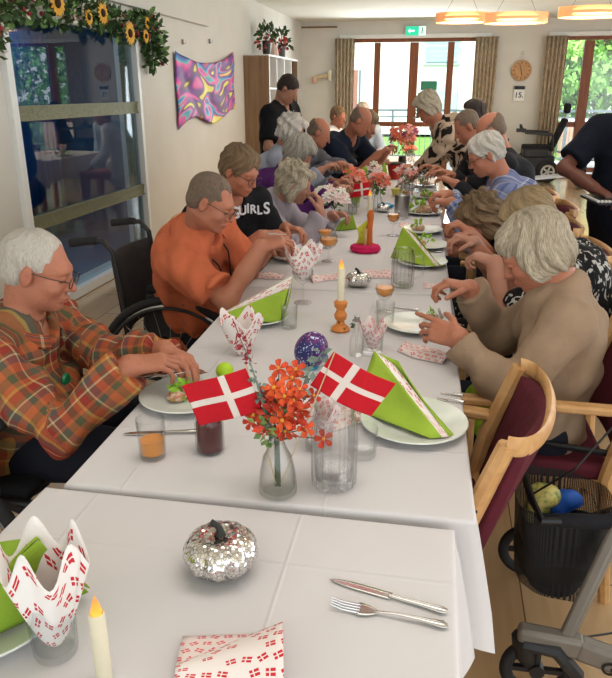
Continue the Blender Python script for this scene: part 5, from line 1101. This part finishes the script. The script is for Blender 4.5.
ro_(MB().tube([(.33, 1.515, .20), (.34, 1.515, .15), (.36, 1.53, .10)], [.03, .032, .02], 10).tube([(.33, 1.50, .19), (.41, 1.49, .19), (.47, 1.49, .12), (.49, 1.49, .05)], [.018, .022, .02, .01], 8), 'wheel_fork', BLACK)
ro_(MB().tube([(.36, 1.60, .50), (.50, 1.62, .50), (.66, 1.68, .50), (.66, 1.95, .52), (.40, 2.0, .52), (.34, 1.85, .51), (.345, 1.7, .50)], .011, 8, closed=True), 'basket_hoop', BLACK)
net = NT('black_net'); vv = net.sep(net.attr('pc')); nx_ = net.math('FRACT', net.math('MULTIPLY', vv[0], 110.)); ny_ = net.math('FRACT', net.math('MULTIPLY', vv[1], 110.)); al = net.math('MAXIMUM', net.math('LESS_THAN', nx_, .52), net.math('LESS_THAN', ny_, .52)); net.color((.012, .012, .013)); net.p(.8); net.l(al, net.b.inputs['Alpha'])
b = MB()
def bagf(u, v):
    a = 2*PI*u; w_ = .125-.02*(1-v)+.008*math.sin(3*a+2*v); d = .115-.03*(1-v); return (.445+w_*np.sign(math.cos(a))*abs(math.cos(a))**.6-.02*v, 1.74+d*np.sign(math.sin(a))*abs(math.sin(a))**.6, .215+.30*v+.012*math.sin(a*2+v*3))
b.grid(bagf, 60, 16, uvs=1.); ro_(b, 'net_bag', net.m, solid=.0)
b = MB()
def bagl(u, v):
    a = 2*PI*u; w_ = .118*math.sin(min(1, .25+v*1.3)*PI/2)+.006*math.sin(3*a+2*v); d = .098*math.sin(min(1, .25+v*1.3)*PI/2); return (.44+w_*np.sign(math.cos(a))*abs(math.cos(a))**.7, 1.74+d*np.sign(math.sin(a))*abs(math.sin(a))**.7, .20+.20*v+.012*math.sin(a*2+v*3)+.02*math.cos(a))
b.grid(bagl, 60, 12); b.lathe([(.001, 0), (.07, .004)], 20, (.44, 1.74, .205)); ro_(b, 'dark_bag', cloth_mat('soft_black_mesh', (.022, .02, .018), bump=.4), solid=.004, ang=False)
ro_(MB().tube([(.345+.0, 1.63, .485), (.42, 1.612, .50), (.52, 1.615, .505), (.555, 1.66, .50)], [.012, .02, .02, .012], 10), 'padded_rim', DKCL)
ro_(MB().tube([(.35, 1.70, .52), (.42, 1.60, .66), (.56, 1.72, .78), (.70, 1.74, .88)], .003, 6), 'brake_cable', BLACK)
ro_(MB().tube([(.46, 1.52, .22), (.50, 1.60, .14), (.80, 1.75, .10)], .003, 6), 'lower_cable', BLACK)
ro_(MB().box((.575, 1.62, .40), (.10, .012, .035), Matrix.Rotation(-.3, 3, 'Z')), 'label_plate', flat('label_white', s2l(190, 188, 180), .5), smooth=False)
gt = text('Gemino', .052, Vector((.60, 1.452, .183))-Vector((.5, 1.6, 0)), Matrix.Rotation(-.19, 3, 'Y') @ Matrix.Rotation(-.15, 3, 'Z') @ Rw, BLACK, ro, 'maker_lettering', .0012, off=.0006)
def blob(name, c, r, m, lab, cat, seed, k=.35):
    rs = np.random.RandomState(seed); F = Fld(.006); 
    for i in range(7): F.ell(np.array(c)+rs.uniform(-.6, .6, 3)*np.array(r), np.array(r)*rs.uniform(.4, .65), None, .012)
    P, Q = F.run(wrink(seed, .006, 60)); off = np.array([c[0], c[1], c[2]-r[2]]); o = meshobj(name, P, Q, m, None, off); o.location = off; return tag(o, lab, cat)
blob('blue_pouch', (.465, 1.79, .455), (.05, .035, .04), flat('vivid_blue', s2l(40, 96, 196), .5), 'bright blue crumpled bag inside the walker basket', 'bag', 3)
blob('snack_packet', (.385, 1.77, .445), (.035, .035, .05), m_food('packet_print', [s2l(60, 130, 60), s2l(204, 190, 110), s2l(216, 204, 130)]), 'yellow and green packet inside the walker basket', 'packet', 4)
sg = MB(); sg.tube([(.56, 1.63, .515), (.62, 1.66, .50), (.66, 1.70, .54), (.70, 1.74, .64), (.69, 1.72, .76)], [.014]*5, 8, flatz=.2); so_ = sg.build('green_strap', m_food('green_strap_print', [s2l(28, 110, 60), s2l(40, 130, 76), s2l(220, 220, 200)]), None, (0, 0, 0)); tag(so_, 'green printed strap looped over the walker frame', 'strap')
blob('lime_bag', (.235, 1.99, .60), (.055, .05, .10), flat('lime_cloth', s2l(166, 206, 50), .6), 'lime green cloth on the lap of the woman in the beige jumper', 'cloth', 6)
# power wheelchair by the far wall
pc = hthing('power_wheelchair', 'black powered wheelchair with headrest parked under the far wall', 'wheelchair', (1.72, 13.35, 0))
for s in (-1, 1):
    w_ = MB().lathe([(.001, -.04), (.12, -.045), (.17, -.045), (.19, -.02), (.19, .02), (.17, .045), (.001, .04)], 28, (.10, s*.27, .19), R=Rw).build('drive_wheel', RUB, pc)
    b = MB().lathe([(.09, -.05), (.12, -.05), (.12, .05), (.09, .05)], 24, (.10, s*.27, .19), R=Rw)
    for i in range(5): a = i*2*PI/5; b.beam((.10, s*.27, .19), (.10+.1*math.cos(a), s*.27, .19+.1*math.sin(a)), .03, .10, upv=(0, 1, 0))
    b.build('alloy_rim', flat('rim_light_grey', s2l(190, 188, 180), .4, .3), w_, smooth=False)
    MB().lathe([(.001, -.03), (.08, -.03), (.09, 0), (.08, .03), (.001, .03)], 20, (-.42, s*.22, .09), R=Rw).build('caster_wheel', RUB, pc)
    MB().tube([(-.42, s*.22, .09), (-.38, s*.22, .24), (-.2, s*.2, .30)], .022, 8).build('caster_fork', BLACK, pc)
    MB().box((-.12, s*.29, .84), (.46, .07, .05), Matrix.Rotation(.06, 3, 'Y')).tube([(.12, s*.29, .82), (.15, s*.29, .55)], .02, 8).build('armrest', BLACK, pc, bev=.012)
MB().box((-.08, 0, .33), (.58, .46, .26)).box((-.12, 0, .50), (.44, .5, .16)).build('motor_base', BLACK, pc, bev=.03); MB().box((-.08, 0, .58), (.52, .46, .10)).box((-.1, 0, .50), (.3, .3, .1)).build('seat', DKCL, pc, bev=.03)
MB().beam((.16, 0, .60), (.34, 0, 1.08), .42, .07, upv=(1, 0, 0)).build('backrest', DKCL, pc, bev=.03)
MB().tube([(.33, 0, 1.05), (.36, 0, 1.2)], .015, 8).build('headrest_stem', STEEL, pc); MB().box((.35, 0, 1.25), (.10, .24, .17)).build('headrest', DKCL, pc, bev=.04)
MB().tube([(-.36, -.29, .86), (-.42, -.29, .93), (-.44, -.29, .99)], [.03, .03, .02], 8).box((-.42, -.29, .89), (.16, .08, .06)).build('joystick_box', BLACK, pc)
MB().tube([(-.3, -.12, .5), (-.5, -.12, .28), (-.58, -.12, .14)], .02, 8).tube([(-.3, .12, .5), (-.5, .12, .28), (-.58, .12, .14)], .02, 8).box((-.62, 0, .12), (.16, .36, .02)).build('legrest', BLACK, pc)
MB().box((-.33, -.215, .36), (.05, .01, .05)).build('reflector', flat('amber', s2l(196, 96, 50), .4), pc, smooth=False)
wk = hthing('walking_frame', 'dark folded walker with pale bars standing right of the powered wheelchair', 'walker', (2.16, 12.4, 0))
MB().box((0, 0, .38), (.32, .30, .34)).build('bag', DKCL, wk, bev=.03); MB().box((-.06, 0, .585), (.5, .3, .02)).build('tray', flat('clear_grey_tray', s2l(160, 166, 170), .3), wk, smooth=False)
for s in (-1, 1): MB().beam((-.9, s*.14-.3, .16), (.1, s*.14, .24), .03, .03).build('side_bar', STEEL, wk, smooth=False); MB().lathe([(.001, -.02), (.09, -.02), (.09, .02), (.001, .02)], 20, (.12, s*.14, .09), R=Rw).build('wheel', RUB, wk); MB().tube([(.12, s*.14, .09), (.1, s*.14, .9)], .012, 8).build('upright', BLACK, wk)
MB().tube([(-.9, -.44, .16), (-.98, -.44, .25), (-.9, -.2, .27), (-.9, -.16, .16)], .015, 8).build('front_loop', BLACK, wk)
b_2 = hthing('bicycle_trolley', 'small dark cluttered trolley left of the powered wheelchair', 'trolley', (.98, 13.5, 0))
MB().box((0, 0, .35), (.25, .3, .3)).build('basket', DKCL, b_2, bev=.03)
for s in (-1, 1): MB().lathe([(.001, -.02), (.10, -.02), (.10, .02), (.001, .02)], 20, (s*.12, -.14, .10), R=Rw).build('wheel', RUB, b_2); MB().tube([(s*.12, -.14, .1), (s*.13, -.05, .5), (s*.16, .0, .72)], .012, 6).build('upright', BLACK, b_2)
# serving tray held by the man at the right edge
ty = thing('serving_tray', 'dark tray with a crocheted white edge held at the right edge', 'tray', (1.02, 3.93, 1.0), .1)
MB().box((.10, 0, 0), (.46, .30, .018)).build('tray_base', BLACK, ty, bev=.005); b = MB()
for i in range(26): b.sph((-.13+.018*i, -.152, .012), (.010, .006, .008), 6)
for i in range(16): b.sph((-.132, -.145+.018*i, .012), (.006, .010, .008), 6)
b.build('pale_edge', flat('tray_edge_white', s2l(206, 204, 200), .6), ty)
# ------------------------------------------------------------ people
def m_plaid(name, wx, wy, cols, warp, weft, sc1=13., sc2=13.):
    t = NT(name); v = t.sep(t.attr('cl')); 
    def band(c, k, seq, ph): return t.ramp(t.math('FRACT', t.math('ADD', t.math('MULTIPLY', c, k), ph)), seq, 'CONSTANT')
    A = band(v[0], sc1, warp, .31); B = band(v[1], sc2, weft, .1); m = t.mix(.5, A, B)
    n = t.noise(t.obj(), 200., 1.); t.color(t.mix(t.math('MULTIPLY', n, .25), m, (.02, .02, .02))); t.p(.9, 0, .15); return t.m
OR_, RU, OL, YE, CR, GY = s2l(188, 102, 62), s2l(150, 58, 48), s2l(92, 92, 66), s2l(198, 158, 84), s2l(204, 184, 146), s2l(96, 88, 84)
PLAID = m_plaid('orange_plaid', 0, 0, 0, [(0, OR_), (.2, OL), (.34, OR_), (.40, RU), (.58, CR), (.62, RU), (.72, GY), (.86, YE), (.93, OR_)], [(0, OL), (.18, OR_), (.30, YE), (.36, RU), (.55, OL), (.62, CR), (.66, GY), (.82, OR_)], 8., 8.)
LB, DB, WB, PB = s2l(134, 142, 176), s2l(62, 74, 122), s2l(196, 200, 214), s2l(108, 118, 160)
PLAIDB = m_plaid('blue_plaid', 0, 0, 0, [(0, LB), (.3, DB), (.42, LB), (.5, WB), (.6, PB), (.85, DB)], [(0, PB), (.25, WB), (.32, LB), (.6, DB), (.72, LB), (.9, WB)], 11., 11.)
def m_animal(name, a, b_, sc_, dist=1.5, th=.5, st=(1., 1., .6)):
    t = NT(name); n = t.noise(t.vmath('MULTIPLY', t.obj(), st), sc_, 1., .4, dist); t.color(t.ramp(n, [(th-.02, a), (th+.02, b_)])); t.p(.85, 0, .2); return t.m
ZEB = m_animal('brown_black_print', s2l(34, 26, 24), s2l(190, 168, 146), 9., 1.2, .47, (1.3, 1.3, .7)); BWP = m_animal('black_white_print', s2l(20, 20, 22), s2l(176, 172, 168), 42., .8, .60)
ORP = cloth_mat('orange_polo', s2l(198, 106, 72), bump=.25); BLK = cloth_mat('black_tee', s2l(22, 22, 26), bump=.25); LIL = cloth_mat('lilac_grey_fleece', s2l(168, 158, 168), bump=.3); PURP = cloth_mat('purple_knit', s2l(76, 30, 92), bump=.3)
GRYK = cloth_mat('grey_knit', s2l(104, 104, 112), bump=.3); NAVY = cloth_mat('navy_tee', s2l(26, 34, 50), bump=.25); PGRY = cloth_mat('pale_grey_blouse', s2l(150, 154, 168)); BEIGE = cloth_mat('beige_knit', s2l(150, 126, 104), bump=.45)
DKB = cloth_mat('dark_navy_work_shirt', s2l(18, 22, 34)); JEAN = cloth_mat('dark_trousers', s2l(30, 32, 42)); BTRO = cloth_mat('blue_trousers', s2l(36, 56, 96)); TOPB = cloth_mat('charcoal_sweater', s2l(34, 34, 38))
SK1 = mskin('fair', s2l(178, 130, 108), .5); SK2 = mskin('ruddy', s2l(178, 120, 94), .6); SK3 = mskin('tan', s2l(172, 126, 102), .5); SKD = mskin('brown', s2l(104, 62, 48), .3)
HW = mhair('white', s2l(176, 166, 154), s2l(226, 220, 210)); HG = mhair('blond_grey', s2l(136, 120, 98), s2l(212, 200, 178)); HB = mhair('light_brown', s2l(92, 72, 52), s2l(150, 124, 94)); HBL = mhair('fair', s2l(126, 104, 76), s2l(184, 160, 122)); HD = mhair('dark', s2l(30, 24, 22), s2l(62, 50, 44)); HGB = mhair('grey_brown', s2l(84, 66, 54), s2l(146, 126, 108))
GLS = flat('spectacle_frame', s2l(70, 62, 58), .35, .6)
X = (1, 0, 0)
person('A', 'elderly white-haired man with glasses in an orange and olive checked shirt eating at the left', (-1.22, 1.78, .53), 4, (-1.15, 1.79, .90), (-1.075, 1.79, 1.065), 12, 18, 0, .19,
       rw=(-.735, 1.60, .86), lw=(-.70, 1.76, .845), rd=(.82, .42, .05), ld=(.88, -.40, -.05), rn=(.15, .25, -1), ln=(-.1, -.35, -1), rc=.62, lc=.6, rpole=(-.1, -.55, -1), lpole=(0, .15, -1), skin=SK2, shirt=PLAID, trous=JEAN, hair='thin', hairm=HW,
       h=.0042, belly=.05, slouch=.06, hs=0.95, build=1.08, glasses=GLS, collar=PLAID, wr_amp=.012, seed=1)
person('B', 'balding man in an orange polo sitting in the wheelchair cutting his food', (-1.0, 2.98, .54), -6, (-.915, 2.75, .995), (-.815, 2.66, 1.135), 0, 28, 0, .165,
       rw=(-.60, 2.58, .975), lw=(-.62, 2.80, .93), rd=(.85, .3, .25), ld=(.8, -.3, .1), rn=(.1, .3, -1), ln=(0, -.3, -1), rc=.8, lc=.8, rpole=(-.1, -.5, -1), lpole=(0, .5, -1), skin=SK2, shirt=ORP, trous=JEAN, hair='crop', hairm=HGB,
       sleeve='short', h=.0042, belly=.03, slouch=.05, build=.96, glasses=GLS, collar=ORP, wr_amp=.012, hs=0.91, seed=2)
person('C', 'woman with short brown hair and glasses in a black tee with white lettering', (-1.06, 3.46, .54), -38, (-.90, 3.22, 1.05), (-.82, 3.145, 1.205), -24, 26, 0, .17,
       rw=(-.70, 3.02, .925), lw=(-.62, 3.20, .93), rd=(.75, .25, .05), ld=(.7, -.35, .05), rn=(0, .4, -1), ln=(0, -.4, -1), rc=.8, lc=.8, rpole=(-.2, -.5, -1), lpole=(0, .6, -1), skin=SK2, shirt=BLK, trous=JEAN, hair='full', hairm=HB,
       sleeve='short', h=.005, slouch=.03, build=1.02, glasses=GLS, fem=True, wr_amp=.006, hs=0.87, seed=3)
person('D', 'elderly woman with long grey-blond hair in a lilac fleece lifting her hand to her mouth', (-1.02, 4.02, .51), -4, (-.815, 3.94, .945), (-.70, 3.89, 1.06), 8, 22, 0, .15,
       rw=(-.545, 3.82, .90), lw=(-.50, 4.0, .86), rd=(-.05, .25, .9), ld=(.8, -.3, .2), rn=(-1, .2, .2), ln=(-.2, -.3, -1), rc=1.1, lc=1., rpole=(.2, -.4, -1), lpole=(.2, .4, -1), skin=SK1, shirt=LIL, trous=JEAN, hair='wavy', hairm=HG, h=.007, slouch=.08, build=.95, wr_amp=.012, hs=0.88, seed=4)
person('E', 'grey-haired woman in a purple cardigan bowed over her plate', (-1.05, 4.66, .51), -4, (-.89, 4.60, 1.035), (-.785, 4.555, 1.17), -8, 42, 0, .16,
       rw=(-.56, 4.42, .93), lw=(-.55, 4.66, .95), skin=SK1, shirt=PURP, trous=JEAN, hair='bob', hairm=mhair('grey', s2l(116, 110, 100), s2l(190, 184, 170)), h=.008, slouch=.08, fem=True, hs=0.9, seed=5, rc=.8, lc=.8)
person('F', 'white-haired person in a pale grey blouse behind the purple cardigan', (-1.13, 5.22, .51), 0, (-1.02, 5.20, 1.13), (-.945, 5.16, 1.275), 5, 25, 0, .16, rw=(-.72, 5.05, 1.0), lw=(-.66, 5.25, .9), skin=SK1, shirt=PGRY, trous=JEAN, hair='wavy', hairm=HW, h=.009, slouch=.06, hs=0.88, seed=6)
person('G', 'man with short brown hair in a grey jumper raising both hands at the table', (-1.06, 5.80, .51), -10, (-.92, 5.70, 1.10), (-.81, 5.62, 1.235), 0, 30, 0, .17, rw=(-.66, 5.22, 1.02), lw=(-.60, 5.45, 1.0), skin=SK2, shirt=GRYK, trous=JEAN, hair='ring', hairm=HGB, h=.009, slouch=.06, hs=0.9, seed=7, rc=.9, lc=.9)
person('I', 'bald man in a navy tee leaning forward on his forearm', (-1.02, 6.38, .53), -18, (-.63, 6.10, 1.17), (-.515, 6.0, 1.31), -8, 38, 0, .19, rw=(-.36, 5.92, 1.05), lw=(-.30, 6.12, 1.07), skin=SK2, shirt=NAVY, trous=JEAN, hair='ring', hairm=HGB, sleeve='short', h=.009, slouch=.07, build=1.12, hs=0.92, seed=8, rc=.9, lc=.9)
person('J', 'woman with light hair half hidden behind the bald man in navy', (-1.0, 6.95, .51), -10, (-.62, 6.72, 1.12), (-.515, 6.62, 1.255), -30, 30, 0, .16, rw=(-.45, 6.45, .92), lw=(-.4, 6.7, .92), skin=SK1, shirt=TOPB, hair='full', hairm=HB, h=.011, seed=9)
person('K', 'brown-haired person in a white top at the far left end of the tables', (-1.18, 8.72, .51), -20, (-1.08, 8.72, 1.10), (-1.025, 8.70, 1.25), -30, 15, 0, .16, skin=SK2, shirt=cloth_mat('white_top', s2l(220, 220, 222)), hair='short', hairm=HB, h=.012, seed=10)
person('L', 'white-haired person against the glass at the far end of the tables', (-.78, 9.62, .51), -90, (-.78, 9.30, 1.12), (-.78, 9.22, 1.28), -85, 12, 0, .16, skin=SK1, shirt=cloth_mat('light_blue_top', s2l(176, 190, 204)), hair='full', hairm=HW, h=.012, seed=11)
person('H', 'dark-haired young man in a black t-shirt standing behind the left row', (-1.30, 6.42, .93), -20, (-1.27, 6.36, 1.425), (-1.19, 6.32, 1.56), -8, 42, 0, .19, rw=(-1.10, 6.05, .98), lw=(-.98, 6.40, 1.0), skin=SK3, shirt=BLK, trous=JEAN, hair='short', hairm=HD, sleeve='short', stand=True, h=.009, slouch=.03, build=1.08, hs=0.95, seed=12)
# right-hand row
person('M', 'white-haired woman in a beige jumper cutting food, nearest on the right', (.44, 2.17, .50), 178, (.445, 2.16, .97), (.350, 2.15, 1.09), 170, 36, 0, .155,
       rw=(.185, 2.36, .905), lw=(.135, 1.985, .855), rd=(-.85, -.15, .25), ld=(-.85, .45, .10), rn=(-.25, -.1, -1), ln=(-.1, .9, -.55), rc=1.0, lc=.55, lpoint=True, rpole=(.1, .4, -1), lpole=(.1, -.35, -1), skin=SK2, shirt=BEIGE, trous=JEAN, hair='bob', hairm=HG, h=.004, belly=.0, slouch=.035, hs=0.94, build=.82, fem=True, wr_amp=.011, seed=13)
person('O', 'woman with fair straight hair in a black and white top behind the beige jumper', (.66, 2.86, .50), 176, (.52, 2.84, .955), (.42, 2.80, 1.075), 168, 40, 0, .165, rw=(.24, 3.02, .93), lw=(.30, 2.70, .92), rd=(-.8, -.3, .3), ld=(-.75, .4, .2), rc=1.1, lc=1.1, skin=SK1, shirt=BWP, trous=BWP, hair='bob', hairm=HBL, sleeve='short', h=.0065, slouch=.07, fem=True, hs=0.9, seed=14)
person('N', 'bent woman with light brown curls in a dark print top', (.62, 3.44, .50), 180, (.41, 3.40, .885), (.29, 3.34, .985), 190, 48, 0, .16, rw=(.235, 3.22, .93), lw=(.26, 3.02, .90), rd=(-.6, -.2, .5), ld=(-.6, .3, .5), rn=(-.6, 0, -.6), ln=(-.6, 0, -.6), rc=1.2, lc=1.2, skin=SK2, shirt=BWP, trous=BWP, hair='wavy', hairm=HB, sleeve='short', h=.0065, slouch=.08, fem=True, hs=0.9, seed=15)
person('P', 'white-haired woman with glasses in a blue checked shirt on the right', (.60, 4.08, .51), 178, (.45, 4.04, 1.075), (.34, 4.0, 1.22), 185, 28, 0, .165, rw=(.16, 4.10, .98), lw=(.17, 3.88, .97), rd=(-.8, -.2, .05), ld=(-.8, .3, .05), rc=1.2, lc=1.2, skin=SK2, shirt=PLAIDB, trous=JEAN, hair='full', hairm=HW, h=.0072, slouch=.06, build=1.05, glasses=GLS, fem=True, wr_amp=.007, hs=0.9, seed=16)
person('R', 'bald man behind the woman in the blue checked shirt', (.62, 4.72, .52), 178, (.51, 4.74, 1.16), (.415, 4.72, 1.305), 178, 30, 0, .18, rw=(.2, 4.9, 1.0), lw=(.22, 4.62, .98), skin=SK2, shirt=TOPB, hair='ring', hairm=HGB, h=.009, slouch=.05, hs=0.93, seed=17)
person('Q', 'balding grey-haired man with a wristwatch in a dark top on the right', (.58, 5.34, .52), 180, (.40, 5.32, 1.165), (.30, 5.28, 1.305), 188, 34, 0, .18, rw=(.10, 5.3, 1.0), lw=(.17, 4.90, 1.01), ld=(-.9, .1, .15), skin=SK2, shirt=TOPB, hair='crop', hairm=HGB, sleeve='three', h=.009, slouch=.05, hs=0.93, seed=18)
person('S', 'grey-haired woman in a brown and black print blouse leaning over the table', (.44, 6.12, .93), 182, (.125, 6.04, 1.275), (.015, 6.0, 1.425), 190, 34, 0, .175, rw=(-.05, 6.35, .88), lw=(-.10, 6.15, .82), rd=(-.6, .1, -.8), ld=(-.75, .1, -.35), rn=(0, 0, -1), rc=.4, lc=.3, skin=SK2, shirt=ZEB, trous=JEAN, hair='bob', hairm=HG, sleeve='three', stand=True, h=.008, slouch=.06, build=1.08, glasses=GLS, fem=True, wr_amp=.010, hs=0.93, seed=19)
person('T', 'dark-haired person seated beyond the leaning woman', (.66, 7.30, .52), 180, (.54, 7.30, 1.19), (.47, 7.28, 1.345), 180, 10, 0, .17, skin=SK3, shirt=BLK, hair='full', hairm=HD, h=.012, seed=20)
person('U', 'person in dark navy clothes standing at the right edge holding a tray', (1.20, 4.28, .95), -112, (1.17, 4.22, 1.40), (1.15, 4.13, 1.56), -110, 30, 0, .20, rw=(.92, 3.97, 1.055), lw=(1.35, 3.98, 1.0), rd=(.75, -.45, -.35), ld=(-.3, -.6, 0), rn=(.1, 0, -1), rc=.5, lc=.6, rpole=(-1, .1, -.6), skin=SKD, shirt=DKB, trous=cloth_mat('black_trousers', s2l(14, 14, 18)), hair='short', hairm=HD, sleeve='short', stand=True, h=.008, slouch=.02, build=1.22, seed=21)
# small things people wear or hold
pe = PEOPLE['A']; q = pe['mid']+pe['up']*.02+pe['fw']*.225+pe['side']*.05
al_ = MB().lathe([(.001, 0), (.018, 0), (.022, .005), (.018, .012), (.001, .013)], 24, R=Matrix.Rotation(PI/2, 3, 'Y')).build('alarm_pendant', flat('green_button', s2l(24, 130, 84), .3), None, (-1.02, 1.757, .735)); tag(al_, 'round green alarm button hanging on the checked shirt', 'pendant')
fork((-.56, 1.70), (-.68, 1.84), 'fork in the left hand of the man in the checked shirt', z=T+.05, tilt=-.12); knife((-.60, 1.66), (-.76, 1.58), 'knife in the right hand of the man in the checked shirt', z=T+.075)
fork((.085, 2.44), (.165, 2.35), 'fork pointing down in the raised hand of the beige-jumper woman', z=T+.05, tilt=-.85)
knife((-.50, 2.62), (-.58, 2.60), 'knife held up by the man in the orange polo', z=1.02)
def onbody(key, name, m, fn): return None
w_ = PEOPLE['Q']; wp = w_['lw']+(w_['eL']-w_['lw'])*.18; d = unit(w_['eL']-w_['lw']); Rm = Matrix(np.stack([np.cross(d, [0, 0, 1.]), np.cross(d, np.cross(d, [0, 0, 1.])), d], 1).tolist())
MB().lathe([(.036, -.012), (.039, 0), (.036, .012)], 20, R=Rm).build('wristwatch', BLACK, w_['root'], tuple(wp-w_['off']), solid=.003)
# lanyard of the man in orange
pe = PEOPLE['B']; b = MB(); f_ = pe['fw']; s_ = pe['side']; u_ = pe['up']; nk = pe['neck']-pe['off']
b.tube([nk+s_*.062+u_*.02-f_*.01, nk+s_*.066+f_*.05-u_*.02, nk+s_*.05+f_*.125-u_*.10, nk+s_*.02+f_*.155-u_*.24, nk+f_*.16-u_*.30, nk-s_*.02+f_*.155-u_*.24, nk-s_*.05+f_*.125-u_*.10, nk-s_*.066+f_*.05-u_*.02, nk-s_*.062+u_*.02-f_*.01], .004, 6); b.build('lanyard', BLACK, pe['root'])
# lettering on the black tee
pe = PEOPLE['C']; f_ = pe['fw']; s_ = pe['side']; u_ = pe['up']
lw_ = flat('print_white', s2l(214, 214, 218), .7)
Rt = Matrix(((.74, 0, .67), (.67, 0, -.74), (0, 1, 0)))
for i, (chh, q_, dz, sz) in enumerate((('G', .02, 0, .078), ('U', .26, .008, .062), ('I', .42, .014, .062), ('R', .57, .008, .058), ('L', .76, .0, .06), ('S', .98, .004, .078))):
    text(chh, sz, Vector((-.868+.130*q_+.010, 3.160+.142*q_-.014, 1.005+dz))-Vector(pe['off']), Rt, lw_, pe['root'], 'chest_lettering', .002, off=.0014)
